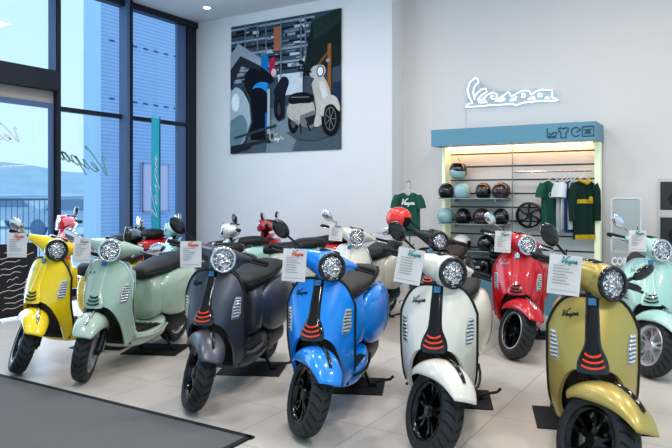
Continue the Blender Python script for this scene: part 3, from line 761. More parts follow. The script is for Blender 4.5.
pl((24, 26, 30), [(66, 80), (67, 87)], 1.2); pl((24, 26, 30), [(72, 80), (75, 86)], 1.2)
obj('printed_scene', art.mesh('printed_scene', smooth=False), art_m, post)
mb = MB(); script(mb, lambda a, b: Vector((pc(39, 92)[0] + a, -.034, pc(39, 92)[1] + b + a * .12)), .24, .014)
obj('script_print', mb.mesh('script_print', smooth=False), M['whiteprint'], post)

# ---------------------------------------------------------------- accessory display
DX0, DX1, DF, DB = -3.42, -1.375, 8.0, 8.45
M['teal'] = mat('blue_teal_laminate', (106, 154, 174), .5, var=.02)
M['slatwall'] = mat('white_slat_panel', (222, 220, 218), .5, var=.01)
M['groove'] = mat('dark_groove', (70, 62, 58), .6)
M['led'] = mat('warm_led', (255, 236, 200), .5, emit=(255, 190, 130), estr=16)
M['ledside'] = mat('green_white_led', (240, 246, 214), .5, emit=(236, 244, 206), estr=.22)
M['shelfglass'] = mat('shelf_glass_edge', (150, 170, 172), .1, .2, .5)
disp = empty('display_unit', ((DX0 + DX1) / 2, DB, 0)); tag(disp, 'wall display unit with teal header, glass shelves and slatted back panel', 'display unit')
ox, oy = (DX0 + DX1) / 2, DB
def dpart(name, mb, m, par=disp, **kw):
    mb.v = [(x - ox, y - oy, z) for x, y, z in mb.v]; return obj(name, mb.mesh(name, **dict(dict(smooth=False), **kw)), m, par)
ht = hgt(130, on_y(433, DF)[1]); hb = hgt(146.5, on_y(433, DF)[1])
hd = dpart('header_panel', slab(DX0, DX1, DF, DB + .1, hb, ht), M['teal'])
xm = on_y(510, DF)[0]
dpart('seam', slab(xm - .003, xm + .003, DF - .003, DF + .01, hb, ht), M['shelfglass'], hd)
dpart('plinth', slab(DX0, DX1, 7.72, DB + .1, 0, .36), M['teal'])
bk = dpart('back_panel', slab(DX0 + .02, DX1 - .02, DB, DB + .1, .36, hb), M['slatwall'])
gz = [.52, .70, .88, 1.06, 1.24, 1.42, 1.60, 1.78, 1.95]
for z in gz: dpart('slat_groove', slab(DX0 + .05, DX1 - .05, DB - .003, DB + .01, z - .009, z + .009), M['groove'], bk)
xdiv = on_y(512.5, DB)[0]
dpart('divider', slab(xdiv - .005, xdiv + .005, DB - .012, DB, .36, hb), M['shelfglass'], bk)
dpart('side_light', slab(DX0 + .05, DX0 + .095, DF + .25, DB, .36, hb), M['ledside'])
dpart('side_light', slab(DX1 - .066, DX1 - .006, DB - .13, DB, .36, hb), M['ledside'])
dpart('light_strip', slab(DX0 + .1, DX1 - .1, DB - .10, DB - .06, hb - .02, hb - .002), M['led'])
SHX0, SHX1 = DX0 + .06, xdiv - .02
SZ = [hgt(198, on_y(470, 8.2)[1]), hgt(223.5, on_y(470, 8.2)[1]), hgt(250, on_y(470, 8.2)[1])]
for z in SZ:
    sh = dpart('glass_shelf', slab(SHX0, SHX1, 8.10, DB, z - .012, z), M['shelfglass'])
    for x in (SHX0 + .15, SHX1 - .15): dpart('shelf_bracket', slab(x - .01, x + .01, 8.25, DB, z - .05, z - .012), M['silver'], sh)
rz = hgt(171.5, on_y(550, 8.2)[1])
rx0, rx1 = on_y(513, 8.2)[0], on_y(592, 8.2)[0]
rail = dpart('clothes_rail', MB().tube([(rx0, 8.2, rz), (rx1, 8.2, rz)], .012, 10), M['chrome'], smooth=True)
for x in (rx0 + .03, rx1 - .05): dpart('rail_arm', MB().tube([(x, 8.2, rz), (x, DB, rz)], .010, 8), M['chrome'], rail, smooth=True)
# icons on the header
M['icon'] = mat('dark_blue_icon', (62, 92, 112), .5)
def icon(pxc, strokes, s=.07):
    x, Zq = on_y(pxc, DF); mb = MB()
    for st in strokes: mb.tube([(x + a * s, DF - .006, (ht + hb) / 2 - .005 + b * s) for a, b in st], .007, 6)
    dpart('header_icon', mb, M['icon'], hd, smooth=True)
circ = lambda r, a0, a1, n=16, cx=0, cy=0: [(cx + r * math.cos(a0 + (a1 - a0) * i / n), cy + r * math.sin(a0 + (a1 - a0) * i / n)) for i in range(n + 1)]
icon(552, [[(-.8, .8), (-.8, -.7), (.6, -.7), (.8, .1), (.3, .1), (-.1, -.3), (-.5, .0)], circ(.18, 0, 6.28, 8, -.4, -.7), circ(.18, 0, 6.28, 8, .4, -.7)])
icon(563.5, [[(-.8, .7), (-.3, .8), (0, .55), (.3, .8), (.8, .7), (.7, .1), (.45, .15), (.42, -.9), (-.42, -.9), (-.45, .15), (-.7, .1), (-.8, .7)]])
icon(576, [circ(.75, .5, 5.6), [(.1, -.1), (.75, .35)]])
icon(588, [[(-.9, .8), (.9, .8), (.9, -.8), (-.9, -.8), (-.9, .8)], [(-.5, .4), (.5, -.4)], [(-.5, -.4), (.5, .4)], circ(.3, 0, 6.28, 10)])

# helmets
M['hblack'] = mat('black_helmet_shell', (22, 22, 25), .15, coat=.8)
M['hdark'] = mat('speckled_helmet_shell', (58, 40, 40), .2, coat=.8, var=.9, scale=22)
M['hteal'] = mat('pale_teal_helmet_shell', (158, 196, 198), .25, coat=.6)
M['hwhite'] = mat('white_helmet_shell', (230, 230, 228), .2, coat=.8)
M['hnavy'] = mat('navy_helmet_shell', (36, 44, 66), .2, coat=.8)
M['hred'] = mat('red_helmet_shell', (225, 52, 40), .2, coat=.8)
M['hlining'] = mat('black_helmet_lining', (14, 14, 15), .9)
def cutsphere(R, keep, n=36, m=24):
    mb = MB(); P = {}; vs = []; fs = []
    for i in range(m + 1):
        t = PI * i / m
        for j in range(n): vs.append((R[0] * math.sin(t) * math.cos(2 * PI * j / n), R[1] * math.sin(t) * math.sin(2 * PI * j / n), R[2] * math.cos(t)))
    for i in range(m):
        for j in range(n):
            q = (i * n + j, i * n + (j + 1) % n, (i + 1) * n + (j + 1) % n, (i + 1) * n + j)
            c = [sum(vs[z][w] for z in q) / 4 for w in range(3)]
            if keep(c): fs.append(q)
    return mb.add(vs, fs)
RH = (.105, .125, .118)
shell_me = cutsphere(RH, lambda c: c[2] > -.085 and not (c[1] < -.055 and c[2] < .035)).mesh('shell', solid=.008, angle=180)
lin_me = cutsphere(tuple(r - .010 for r in RH), lambda c: c[2] > -.085).mesh('lining', angle=180)
vis_me = cutsphere(tuple(r + .004 for r in RH), lambda c: c[1] < -.035 and -.045 < c[2] < .040).mesh('visor', solid=.003, angle=180)
def helmet(loc, yaw, m, label, visor=True, pitch=0, group='helmets on the glass shelves', s=1.0):
    t = empty('helmet', loc); t.rotation_euler = (pitch, 0, yaw); t.scale = (s,) * 3; tag(t, label, 'helmet', group)
    for nm, me, mm in (('shell', shell_me, m), ('lining', lin_me, M['hlining']), ('visor', vis_me, M['glossyscreen'])):
        if nm == 'visor' and not visor: continue
        if len(me.materials) == 0: me.materials.append(mm)
        o = bpy.data.objects.new(nm, me); COL.objects.link(o); o.material_slots[0].link = 'OBJECT'; o.material_slots[0].material = mm; o.parent = t
    return t
HB = .085
rows = [(SZ[0], [(446.5, 'hblack', 0, 'black open face helmet, leftmost on the top glass shelf'), (462.5, 'hteal', 2.6, 'pale teal helmet second from left on the top glass shelf'), (483.5, 'hblack', .2, 'black helmet with open front third on the top glass shelf'), (501.5, 'hdark', 2.4, 'dark speckled helmet at the right end of the top glass shelf')]),
        (SZ[1], [(445.5, 'hteal', 2.8, 'pale teal helmet, leftmost on the middle glass shelf'), (463, 'hblack', 0, 'black open face helmet second on the middle glass shelf'), (482, 'hdark', 2.5, 'dark speckled helmet third on the middle glass shelf'), (501, 'hblack', .3, 'black helmet at right end of the middle glass shelf')]),
        (SZ[2], [(445, 'hwhite', .4, 'white helmet with black visor, leftmost on the lowest glass shelf'), (462, 'hwhite', 2.0, 'plain white helmet second on the lowest glass shelf'), (486.5, 'hblack', 2.6, 'glossy black helmet third on the lowest glass shelf'), (503.5, 'hnavy', 2.6, 'navy blue helmet at right end of the lowest glass shelf')])]
for z, it in rows:
    for px, mk, yaw, lab in it:
        helmet((on_y(px, 8.26)[0], 8.26, z + HB), yaw, M[mk], lab, visor=(yaw < 1))
x, Zq = on_y(457.5, 8.28)
helmet((x, 8.30, hgt(172, Zq)), 2.7, M['hteal'], 'pale teal helmet with black goggles hung on the slat wall', group='helmets hung on the display')
gg = MB(); gg.lathe([(-.02, .117), (.0, .122), (.03, .112), (.06, .1), (.085, .078)], 'z', n=28)
o = obj('goggles', gg.mesh('goggles', solid=.004), M['hblack'], None, (x, 8.30, hgt(172, Zq) + .03)); tag(o, 'black goggles and strap over the hung teal helmet', 'goggles')
o = obj('wall_hook', MB().tube([(x, 8.40, hgt(160, Zq)), (x, 8.32, hgt(160, Zq)), (x, 8.29, hgt(157, Zq))], .006, 6).mesh('wall_hook'), M['chrome'], disp); o.location = (-ox, -oy, 0)
# bags and helmets on the plinth
def top_case(px, label, w=.30):
    x, Zq = on_y(px, 8.15); t = empty('top_case', (x, 8.15, .36)); tag(t, label, 'luggage box', 'luggage boxes on the display plinth')
    rg = [sup(0, .0, w / 2 * a, .13 * a, z, 20, 4, 'xz') for z, a in ((0, .9), (.05, 1), (.15, 1), (.20, .9), (.23, .7))]
    rg = [[(p[0], p[2], p[1]) for p in r] for r in rg]
    obj('case_body', MB().loft(rg).mesh('case_body', subsurf=1, angle=180), M['gloss'], t)
    obj('latch', MB().box((0, -.132, .12), (.06, .012, .03)).mesh('latch', bevel=.003), M['silver'], t)
top_case(481, 'black luggage box on the teal plinth, left of two'); top_case(504.5, 'black luggage box on the teal plinth beside the red scooter', .26)
helmet((on_y(497, 8.12)[0], 8.12, .36 + .235 + .083), .4, M['hblack'], 'black helmet resting on top of the luggage boxes', group='helmets on the plinth')
# wheel on the wall
x, Zq = on_y(530, 8.38)
t = empty('alloy_wheel', (x, 8.36, hgt(215, Zq))); t.rotation_euler = (0, 0, PI / 2); tag(t, 'black spoked alloy wheel rim mounted on the slat wall', 'wheel rim')
me = MB().lathe([(-.05, .165), (-.055, .150), (-.03, .140), (.03, .140), (.055, .150), (.05, .165)], 'x', n=40, closed_prof=True).mesh('rim_ring', angle=35); obj('rim_ring', me, M['blackrim'], t)
mb = MB()
for q in range(6):
    a0 = q * PI / 3 + .2
    mb.tube([(-.0, .028 * math.cos(a0), .028 * math.sin(a0)), (-.0, .09 * math.cos(a0 + .12), .09 * math.sin(a0 + .12)), (0, .146 * math.cos(a0 + .35), .146 * math.sin(a0 + .35))], [.016, .013, .016], 8)
mb.lathe([(-.03, .001), (-.03, .036), (.03, .036), (.03, .001)], 'x', n=20)
obj('spokes', mb.mesh('spokes'), M['blackrim'], t)
# garments
M['greencloth'] = mat('dark_green_cotton', (38, 92, 78), .9, var=.12, scale=20, bump=.2)
M['dgreen'] = mat('dark_green_fleece', (20, 52, 46), .9, var=.12, scale=20, bump=.2)
M['whitecloth'] = mat('white_cotton', (220, 222, 226), .9, var=.04, scale=20, bump=.2)
M['greycloth'] = mat('light_grey_cotton', (205, 208, 210), .9, var=.06, scale=20, bump=.2)
M['bluecloth'] = mat('blue_denim', (50, 88, 140), .9, var=.12, scale=20, bump=.2)
M['yellowcloth'] = mat('yellow_rib_knit', (205, 170, 40), .9, var=.1, scale=40, bump=.2)
def garment_grid(w, L, sleeve, drop, sign):
    """front or back panel, v: 0 at hem, 1 at shoulder; width varies, folds along z"""
    def fn(u, t):
        z = -L * (1 - t); k = w / 2 * (1 + .08 * (1 - t))
        x = u * k; dz = -.05 * abs(u) ** 1.6 * (t ** 6)
        neck = -.05 * max(0, 1 - (abs(u) / .35) ** 2) * (t ** 10)
        bulge = .022 * math.cos(u * PI / 2) * (.5 + .5 * math.sin(t * 2.5)) + .010 * math.sin(u * 9 + t * 3)
        return Vector((x, sign * bulge, z + dz + neck))
    return fn
def garment(name, px, y, zoff, w, L, m, yaw, label, cat, sleeve=True, long=False, extra=None, group='garments on the display rail', rod=None):
    x, Zq = on_y(px, y); zz = rod if rod is not None else rz
    t = empty(name, (x, y, zz - .10)); t.rotation_euler = (0, 0, yaw); tag(t, label, cat, group)
    mb = MB().grid(garment_grid(w, L, 1, 1, -1), 14, 14).grid(garment_grid(w, L, 1, 1, 1), 14, 14)
    obj('body_panel', mb.mesh('body_panel', angle=180), m, t)
    if sleeve:
        for s in (-1, 1):
            if long: path = [(s * w * .44, 0, -.06), (s * (w * .56), 0, -.14), (s * (w * .60), -.01, -.32), (s * (w * .60), -.02, -.50)]; rr = [.055, .06, .05, .042]
            else: path = [(s * w * .42, 0, -.055), (s * (w * .53), 0, -.13), (s * (w * .58), 0, -.22)]; rr = [.05, .058, .062]
            obj('sleeve', MB().tube(path, rr, 12, cap=False).mesh('sleeve', solid=.004), m, t)
    obj('hanger', MB().tube([(-w * .40, 0, -.03), (0, 0, .03), (w * .40, 0, -.03)], .006, 6).tube([(0, 0, .03), (0, 0, .085), (0, .012, .108), (0, .024, .10)], .004, 6).mesh('hanger'), M['whitecloth'], t)
    if extra: extra(t, w, L)
    return t
def tee_print(t, w, L):
    mb = MB(); R = .035
    for cx in (-.03, .035): mb.lathe([(0, R - .006), (0, R)], 'y', (cx, -.050, -.19), 20)
    obj('chest_print', mb.mesh('chest_print', smooth=False), M['whiteprint'], t)
def jacket_trim(t, w, L):
    fn = garment_grid(w, L, 1, 1, -1)
    obj('chest_stripe', MB().grid(lambda u, v: fn(u, .60 + .07 * v) + Vector((0, -.006, 0)), 12, 2).mesh('chest_stripe', angle=180), M['yellowcloth'], t)
    obj('hem_band', MB().grid(lambda u, v: fn(u, 0.0 + .08 * v) + Vector((0, -.006, 0)), 12, 2).mesh('hem_band', angle=180), M['yellowcloth'], t)
    obj('collar', MB().tube([(-.07, .0, -.005), (-.04, -.045, -.03), (0, -.06, -.05), (.04, -.045, -.03), (.07, 0, -.005)], .02, 8).mesh('collar'), M['yellowcloth'], t)
    obj('chest_patch', MB().lathe([(0, .0005), (-.004, .028)], 'y', (w * .2, -.05, -.23), 16).mesh('chest_patch'), M['yellowcloth'], t)
garment('green_shirt', 553, 8.2, 0, .27, .62, M['greencloth'], .5, 'dark green t-shirt with white chest print, first on the clothes rail', 't-shirt', extra=tee_print)
garment('light_shirt', 565, 8.2, 0, .32, .63, M['greycloth'], 1.2, 'light grey shirt hung behind the green t-shirt on the rail', 'shirt')
garment('white_shirt', 569, 8.2, 0, .32, .60, M['whitecloth'], 1.25, 'white shirt in the middle of the clothes rail', 'shirt')
garment('denim_shirt', 573, 8.2, 0, .32, .64, M['bluecloth'], 1.2, 'blue shirt hung between the pale shirts on the rail', 'shirt', sleeve=False)
garment('pale_shirt', 576.5, 8.2, 0, .32, .60, M['greycloth'], 1.2, 'pale grey shirt hung next to the green and yellow jacket', 'shirt', sleeve=False)
garment('varsity_jacket', 584, 8.2, 0, .28, .72, M['dgreen'], .8, 'dark green jacket with yellow stripe and hem on the rail', 'jacket', long=True, extra=jacket_trim)
# green tee hung on a standing rail left of the display
yS = 7.75
xs_, Zq = on_y(408, yS); zs_ = hgt(184, Zq)
st = empty('garment_stand', (xs_, yS, 0)); tag(st, 'slim chrome garment stand left of the display unit', 'clothes stand')
obj('stand_pole', MB().tube([(0, .05, .02), (0, .05, zs_ + .02), (0, .02, zs_ + .05), (0, -.04, zs_ + .02)], .010, 8).mesh('stand_pole'), M['chrome'], st)
obj('stand_base', MB().lathe([(0, .001), (0, .16), (.012, .155), (.02, .02), (.02, .001)], 'z', (0, .05, 0), 28).mesh('stand_base'), M['chrome'], st)
def tee_text(t, w, L):
    mb = MB(); script(mb, lambda a, b: Vector((a - .09, -.052, -.17 + b)), .17, .012); obj('chest_print', mb.mesh('chest_print', smooth=False), M['whiteprint'], t)
garment('green_shirt', 408, yS - .03, 0, .30, .58, M['greencloth'], .3, 'dark green t-shirt hanging on the stand left of the display', 't-shirt', extra=tee_text, rod=zs_, group='garments on the stand')
# red helmet hung on the charcoal scooter's mirror
W = SCOOTERS['dark'][2] @ Vector((-.338, .355, 1.108))
helmet((W.x - .065, W.y - .03, W.z - .02), 1.9, M['hred'], 'red open face helmet hung over the mirror of the charcoal scooter', visor=False, group='helmets hung on mirrors', pitch=.2)

# neon sign on the right wall
M['neon'] = mat('white_neon', (255, 255, 255), .4, emit=(255, 255, 255), estr=1.9)
M['acrylic'] = mat('clear_acrylic_backing', (214, 214, 218), .2, coat=.4)
NP = [[(35, 232), (50, 210), (78, 205), (56, 165), (45, 120), (62, 76), (95, 48), (106, 54), (116, 76), (90, 102), (82, 135), (88, 182), (100, 150), (130, 122), (162, 115), (166, 136), (132, 158), (110, 184), (122, 203), (168, 200), (150, 184), (124, 186)],
      [(140, 184), (168, 156), (204, 138), (232, 152), (226, 178), (200, 180), (190, 166), (205, 160)],
      [(222, 194), (262, 164), (302, 136), (318, 166), (352, 146), (386, 128), (430, 128), (442, 154), (474, 132), (506, 121), (574, 126), (576, 148), (566, 166), (610, 186), (596, 190), (480, 194), (384, 204), (346, 222), (330, 211), (180, 220), (35, 232)],
      [(232, 188), (264, 170), (280, 180), (258, 192), (232, 190)], [(310, 190), (350, 168), (342, 188), (310, 192)],
      [(386, 148), (402, 148), (402, 170), (386, 170), (386, 148)], [(488, 146), (508, 146), (508, 166), (488, 166), (488, 146)], [(424, 180), (462, 164), (466, 180), (424, 184)], [(528, 180), (540, 166), (552, 180)]]
nx, NZ = on_y(512, YR - .05)
sg = empty('neon_sign', (nx, YR, hgt(95, NZ))); tag(sg, 'white neon script sign glowing on the wall above the display', 'sign')
def npnt(cx, cy, y):
    x, Zq = on_y(460 + cx / 6.222, YR - .05); return (x - nx, y, hgt(70 + cy / 6.222, Zq) - hgt(95, NZ))
for st_ in NP:
    obj('neon_tube', MB().tube([npnt(a, b, -.05) for a, b in st_], .0055, 6).mesh('neon_tube'), M['neon'], sg)
back = [(28, 240), (40, 200), (38, 110), (60, 60), (95, 38), (122, 70), (170, 106), (240, 130), (300, 126), (400, 118), (520, 110), (585, 120), (625, 190), (600, 204), (390, 216), (348, 236), (325, 226), (180, 234)]
mb = MB(); mb.prism(back, lambda a, b: npnt(a, b, -.03), lambda a, b: npnt(a, b, -.036)); 
M['clear'] = M['glass']
obj('clear_backing', mb.mesh('clear_backing', smooth=False), M['clear'], sg)
obj('power_cable', MB().tube([npnt(34, 236, -.02), npnt(30, 300, -.01), npnt(30, 380, -.01)], .004, 6).mesh('power_cable'), M['whitecloth'], sg)

# standing mirror panel and lettering box, picture frames on the right
ya = 8.2
xa, Za = on_y(611.5, ya); xb, Zb = on_y(641, ya); zt = hgt(198.5, Za)
M['mirrorglass'] = mat('grey_mirror_glass', (188, 194, 193), .35, .3, var=.02)
ms = empty('standing_mirror', ((xa + xb) / 2, ya, 0)); tag(ms, 'tall standing mirror with rounded white frame beside the display', 'mirror')
w2 = (xb - xa) / 2
def rrect(w, z0, z1, r, n=6):
    P = []
    for cx, cz, a in ((w - r, z1 - r, 0), (-w + r, z1 - r, PI / 2), (-w + r, z0 + r, PI), (w - r, z0 + r, 1.5 * PI)):
        P += [(cx + r * math.cos(a + PI / 2 * i / n), cz + r * math.sin(a + PI / 2 * i / n)) for i in range(n + 1)]
    return P
pts = rrect(w2, .02, zt, .04); obj('mirror_frame', MB().tube([(a, 0, b) for a, b in pts + [pts[0]]], .011, 8).mesh('mirror_frame'), M['whitecloth'], ms)
obj('mirror_glass', MB().prism(rrect(w2 - .008, .03, zt - .008, .035), lambda a, b: (a, 0, b), lambda a, b: (a, .01, b)).mesh('mirror_glass', smooth=False), M['mirrorglass'], ms)
yb = 7.6
xa, Za = on_y(610.5, yb); xb, Zb = on_y(645, yb); z2 = hgt(253, Za)
lb = empty('lettered_counter', ((xa + xb) / 2 + .15, yb, 0)); tag(lb, 'low grey box with white lettering behind the mint green scooter', 'counter')
M['lgrey'] = mat('light_grey_laminate', (168, 172, 172), .5)
wl = (xb - xa) + .3
obj('box_body', slab(-wl / 2, wl / 2, 0, .35, 0, z2 + .015).mesh('box_body', bevel=.006, smooth=False), M['lgrey'], lb)
cu = bpy.data.curves.new('lettering', 'FONT'); cu.body = 'CORNER'; cu.size = .115; cu.extrude = .004; cu.offset = .004; cu.space_character = 1.0
tmp = bpy.data.objects.new('tmp', cu); COL.objects.link(tmp); dg = bpy.context.evaluated_depsgraph_get()
tme = bpy.data.meshes.new_from_object(tmp.evaluated_get(dg)); bpy.data.objects.remove(tmp)
lo = obj('white_lettering', tme, M['whiteprint'], lb, (-wl / 2 + .01, -.006, hgt(264.5, Za)), (PI / 2, 0, 0))
sx = (xb - xa - .03) / max(v.co.x for v in tme.vertices)
lo.scale = (sx, 1.0, 1)

x0, Zp = on_y(657.5, YR - .03); zt = hgt(178.5, Zp)
fr_ = empty('picture_frame', (x0, YR, zt)); tag(fr_, 'white framed board with two dark pictures on the right wall', 'picture frame')
M['pale'] = mat('pale_frame_board', (206, 206, 208), .5); M['dpic'] = mat('dark_grey_picture', (62, 62, 64), .6, var=.2, scale=8); M['dpic2'] = mat('black_picture_ink', (22, 22, 24), .6)
obj('frame_board', slab(0, .75, -.03, 0, -.95, 0).mesh('frame_board', smooth=False), M['pale'], fr_)
for z0, z1 in ((-.37, -.04), (-.80, -.46)):
    p = obj('picture', slab(.03, .70, -.036, -.03, z0, z1).mesh('picture', smooth=False), M['dpic'], fr_)
    mb = MB(); mb.lathe([(0, .0005), (0, .10)], 'y', (.22, -.037, z0 + .12), 20); mb.lathe([(0, .0005), (0, .10)], 'y', (.52, -.037, z0 + .12), 20)
    mb.add([(.10, -.0372, z0 + .12), (.60, -.0372, z0 + .12), (.62, -.0372, z0 + .22), (.40, -.0372, z0 + .18), (.24, -.0372, z0 + .24), (.16, -.0372, z0 + .22)], [(0, 1, 2, 3, 4, 5)])
    obj('dark_silhouette', mb.mesh('dark_silhouette', smooth=False), M['dpic2'], p)

# ---------------------------------------------------------------- teal feather banner by the window
yb_, Zb_ = on_x(155.5, -7.62)
fb_ = empty('feather_banner', (-7.62, yb_, 0)); fb_.rotation_euler = (0, 0, math.radians(45)); tag(fb_, 'tall narrow teal banner flag standing by the window', 'banner')
M['banner'] = mat('teal_banner_cloth', (56, 190, 214), .7, var=.05, scale=6)
M['bannerd'] = mat('dark_teal_pole', (20, 84, 104), .4)
zt_ = hgt(117, Zb_)
mb = MB().grid(lambda u, t: Vector((.06 * u + .0, .006 * math.sin(t * 9 + u), .12 + (zt_ - .12) * t - (.03 * (u + 1) / 2 if t > .98 else 0))), 8, 24)
obj('flag', mb.mesh('flag', solid=.002, angle=180), M['banner'], fb_)
obj('pole', MB().tube([(.066, 0, .02), (.066, 0, zt_)], .009, 8).mesh('pole'), M['bannerd'], fb_)
obj('foot', MB().box((.05, 0, .012), (.34, .30, .024)).mesh('foot', bevel=.005), M['bannerd'], fb_)
mb = MB(); script(mb, lambda a, b: Vector((.03 - b * .22, -.012, .95 + a)), 1.0, .018)
obj('script_print', mb.mesh('script_print', smooth=False), M['whiteprint'], fb_)

# dark info board at far left
ybd0, Zl = on_x(-14, -6.95); ybd1, Zr = on_x(36, -6.95)
zb1 = hgt(242, Zr)
ib = empty('info_board', (-6.95, (ybd0 + ybd1) / 2, 0)); tag(ib, 'dark free-standing board with slanted white stripes at the far left', 'board')
M['board'] = mat('dark_board', (40, 36, 40), .5)
hl = (ybd1 - ybd0) / 2
obj('board_panel', slab(-.03, .03, -hl, hl, .03, zb1).mesh('board_panel', bevel=.004, smooth=False), M['board'], ib)
mb = MB(); rnd = random.Random(5)
for q in range(11):
    z = .12 + q * .064; a0 = rnd.uniform(-hl + .04, -hl * .2); a1 = rnd.uniform(hl * .1, hl * .9)
    ribbon(mb, [(a0 + (a1 - a0) * i / 6, z + .012 * math.sin(i * 1.9 + q) + .03 * i / 6) for i in range(7)], .007, lambda a, b: Vector((.0315, a, b)))
obj('white_stripes', mb.mesh('white_stripes', smooth=False), M['paper'], ib)
for s in (-1, 1): obj('foot', slab(-.14, .14, s * hl * .8 - .02, s * hl * .8 + .02, 0, .03).mesh('foot', smooth=False), M['board'], ib)

# ================================================================== outside
M['snow'] = mat('snow', (226, 238, 250), .9, var=.04, scale=.6)
M['hill'] = mat('snowy_hill', (186, 206, 226), .95, var=.16, scale=.12)
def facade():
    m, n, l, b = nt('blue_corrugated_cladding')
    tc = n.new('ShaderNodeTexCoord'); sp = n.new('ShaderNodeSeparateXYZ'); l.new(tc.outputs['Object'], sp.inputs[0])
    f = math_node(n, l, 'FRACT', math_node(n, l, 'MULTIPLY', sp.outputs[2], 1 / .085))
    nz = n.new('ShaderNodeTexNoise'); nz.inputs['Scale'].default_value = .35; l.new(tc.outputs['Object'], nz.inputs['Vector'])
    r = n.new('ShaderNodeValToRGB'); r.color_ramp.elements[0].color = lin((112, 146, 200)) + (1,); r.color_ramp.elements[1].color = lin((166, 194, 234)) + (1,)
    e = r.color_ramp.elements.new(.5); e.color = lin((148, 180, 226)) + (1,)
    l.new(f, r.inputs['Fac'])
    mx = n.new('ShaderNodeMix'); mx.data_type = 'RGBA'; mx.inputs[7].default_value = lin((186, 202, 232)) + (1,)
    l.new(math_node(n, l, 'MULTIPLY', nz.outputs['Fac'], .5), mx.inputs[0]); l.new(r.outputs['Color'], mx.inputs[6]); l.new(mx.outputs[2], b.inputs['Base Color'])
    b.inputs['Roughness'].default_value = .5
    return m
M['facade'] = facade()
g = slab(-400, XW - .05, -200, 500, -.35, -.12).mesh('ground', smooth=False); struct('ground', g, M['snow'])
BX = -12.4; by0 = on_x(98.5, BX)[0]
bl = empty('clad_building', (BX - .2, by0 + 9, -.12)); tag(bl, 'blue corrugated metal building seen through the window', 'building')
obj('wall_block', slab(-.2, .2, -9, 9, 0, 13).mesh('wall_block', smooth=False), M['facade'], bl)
M['corner'] = mat('pale_blue_corner', (196, 222, 246), .5)
obj('corner_trim', slab(-.22, .22, -9.08, -8.95, 0, 13).mesh('corner_trim', smooth=False), M['corner'], bl)
M['dash'] = mat('dark_blue_slot', (58, 84, 140), .6)
for z in (3.75, 5.1, 6.45):
    for q in range(28):
        obj('vent_slot', slab(.19, .22, -8.7 + q * .34, -8.7 + q * .34 + .14, z, z + .035).mesh('vent_slot', smooth=False), M['dash'], bl)
y0, Zq = on_x(142, BX + .05); y1, Zq1 = on_x(168, BX + .05)
M['board2'] = mat('pale_pink_panel', (206, 198, 224), .5); M['board3'] = mat('mauve_panel', (176, 164, 200), .5)
nb = empty('notice_panel', (BX + .06, (y0 + y1) / 2, hgt(212, Zq) )); tag(nb, 'pale framed notice panel on the blue building outside', 'sign')
hh = hgt(163, Zq) - hgt(212, Zq); hw_ = (y1 - y0) / 2
obj('panel_face', slab(-.05, .02, -hw_, hw_, 0, hh).mesh('panel_face', smooth=False), M['board2'], nb)
for nm, s in (('panel_border', slab(.0, .035, -hw_, -hw_ + .03, 0, hh)), ('panel_border', slab(.0, .035, hw_ - .03, hw_, 0, hh)), ('panel_border', slab(.0, .035, -hw_, hw_, hh - .03, hh)), ('panel_border', slab(.0, .035, -hw_, hw_, 0, .03))): obj(nm, s.mesh(nm, smooth=False), M['board3'], nb)
# hills on the horizon
def hill_fn(x0, h, sd):
    r = random.Random(sd); ph = [r.uniform(0, 6) for _ in range(4)]
    def fn(u, t):
        y = -260 + 520 * (u + 1) / 2 + 120; hgt_ = h * (.75 + .16 * math.sin(y * .018 + ph[0]) + .1 * math.sin(y * .05 + ph[1]) + .04 * math.sin(y * .16 + ph[2]))
        return Vector((x0 - 90 * t, y, -1 + hgt_ * math.sin(t * PI / 2)))
    return fn
struct('hills', MB().grid(hill_fn(-190, 17, 2), 80, 8).mesh('hills', angle=180), M['hill'])
# railing outside
yr0, _ = on_x(-6, -9.6); yr1, _ = on_x(50, -9.6)
rl = empty('railing', (-9.6, 0, -.12)); tag(rl, 'thin metal baluster railing outside the entrance door', 'railing')
M['railm'] = mat('blue_grey_steel', (110, 136, 166), .4, .2)
zt2 = hgt(197, 9.5)
n = 11
for q in range(n):
    y = yr0 + (yr1 - yr0) * q / (n - 1); obj('baluster', MB().tube([(0, y, 0), (0, y, 1.45)], .007, 6).mesh('baluster'), M['railm'], rl)
obj('handrail', MB().tube([(0, yr0, 1.45), (0, yr1, 1.45)], .018, 8).mesh('handrail'), M['railm'], rl)
obj('bottom_rail', MB().tube([(0, yr0, .12), (0, yr1, .12)], .015, 8).mesh('bottom_rail'), M['railm'], rl)
# parked snow-covered cars
M['carbody'] = mat('pale_car_paint', (186, 204, 222), .3, coat=.6); M['carglass'] = mat('car_glass', (120, 145, 172), .2, coat=.5)
def car(x, y, yaw, label):
    t = empty('parked_car', (x, y, -.12), yaw); tag(t, label, 'car', 'parked cars outside')
    def prof(w):  return [(-2.1, .35), (-2.15, .75), (-1.9, .9), (-1.2, .95), (-.7, 1.42), (.9, 1.45), (1.6, .98), (2.1, .85), (2.15, .4)]
    mb = MB(); mb.loft([[(a, s * w, b if b < 1 else b) for a, b in prof(0)] for s, w in ((-1, .80), (-1, .82), (1, .82), (1, .80))])
    obj('car_body', mb.mesh('car_body', bevel=.06), M['carbody'], t)
    for s in (-1, 1):
        obj('side_window', MB().prism([(-1.0, .97), (-.62, 1.34), (.82, 1.36), (1.35, .99)], lambda a, b: (a, s * .815, b), lambda a, b: (a, s * .835, b)).mesh('side_window', smooth=False), M['carglass'], t)
        for xx in (-1.35, 1.35): obj('wheel', MB().lathe([(-.1, .001), (-.1, .28), (-.07, .32), (.07, .32), (.1, .28), (.1, .001)], 'y', (xx, s * .74, .32), 24).mesh('wheel', angle=30), M['railm'], t)
    obj('snow_cap', MB().box((.1, 0, 1.50), (1.6, 1.45, .12)).mesh('snow_cap', bevel=.05), M['snow'], t)
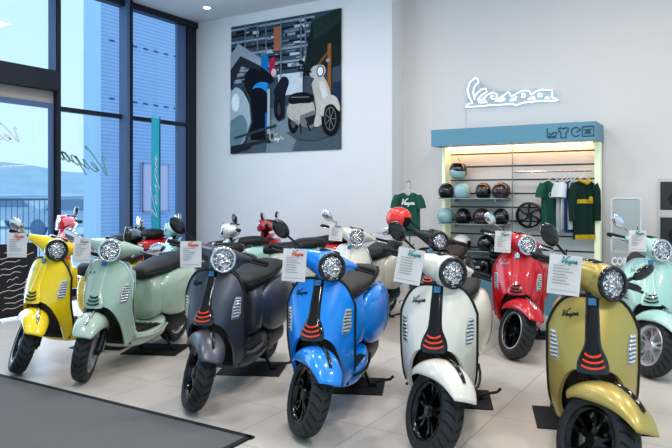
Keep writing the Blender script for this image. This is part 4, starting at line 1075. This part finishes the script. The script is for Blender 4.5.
def along(px, Z): a = ray(px); return a[0] * Z, a[1] * Z
for px, Z, yw, lab in ((84, 24, .3, 'snow-covered pale car parked outside, nearest to the clad building'), (72, 33, .9, 'snow-covered pale car parked farther off behind the red scooter'), (20, 30, .2, 'pale car parked outside beyond the entrance railing'), (40, 44, .5, 'distant snowy car parked beyond the railing')):
    a = along(px, Z); car(a[0], a[1], yw, lab)

# ================================================================== light
w = bpy.data.worlds.new('sky'); S.world = w; w.use_nodes = True
bg = w.node_tree.nodes['Background']; n = w.node_tree.nodes; l = w.node_tree.links
tc = n.new('ShaderNodeTexCoord'); sp = n.new('ShaderNodeSeparateXYZ'); l.new(tc.outputs['Generated'], sp.inputs[0])
rp = n.new('ShaderNodeValToRGB'); rp.color_ramp.elements[0].position = .0; rp.color_ramp.elements[0].color = lin((208, 238, 254)) + (1,)
rp.color_ramp.elements[1].position = .5; rp.color_ramp.elements[1].color = lin((190, 230, 255)) + (1,)
l.new(sp.outputs[2], rp.inputs['Fac']); l.new(rp.outputs['Color'], bg.inputs['Color']); bg.inputs['Strength'].default_value = 1.12
def area(loc, size, e, col, rot=(0, 0, 0)):
    L = bpy.data.lights.new('ceiling_or_window_fill', 'AREA'); L.shape = 'RECTANGLE'; L.size = size[0]; L.size_y = size[1]; L.energy = e; L.color = col
    o = bpy.data.objects.new('ceiling_or_window_fill', L); COL.objects.link(o); o.location = loc; o.rotation_euler = rot; return o
WARM = (1, .95, .90); COOL = (.86, .93, 1)
for x, y, e in ((-1.5, 2.2, 60), (-3.8, 2.4, 50), (-1.0, 4.6, 60), (-3.2, 5.0, 60), (-5.4, 4.4, 45), (.6, 1.5, 60), (-1.2, 6.4, 30), (.8, 5.0, 45), (-5.2, 6.4, 22), (2.5, 3.5, 60)):
    area((x, y, ZC - .03), (.35, .35), e * .62, WARM)
# area lamp added just inside the glazing to strengthen the daylight
area((XW + .45, 4.6, 2.4), (6.0, 3.4), 150, (.62, .80, 1), (0, -PI / 2, 0)).data.cycles.cast_shadow = True
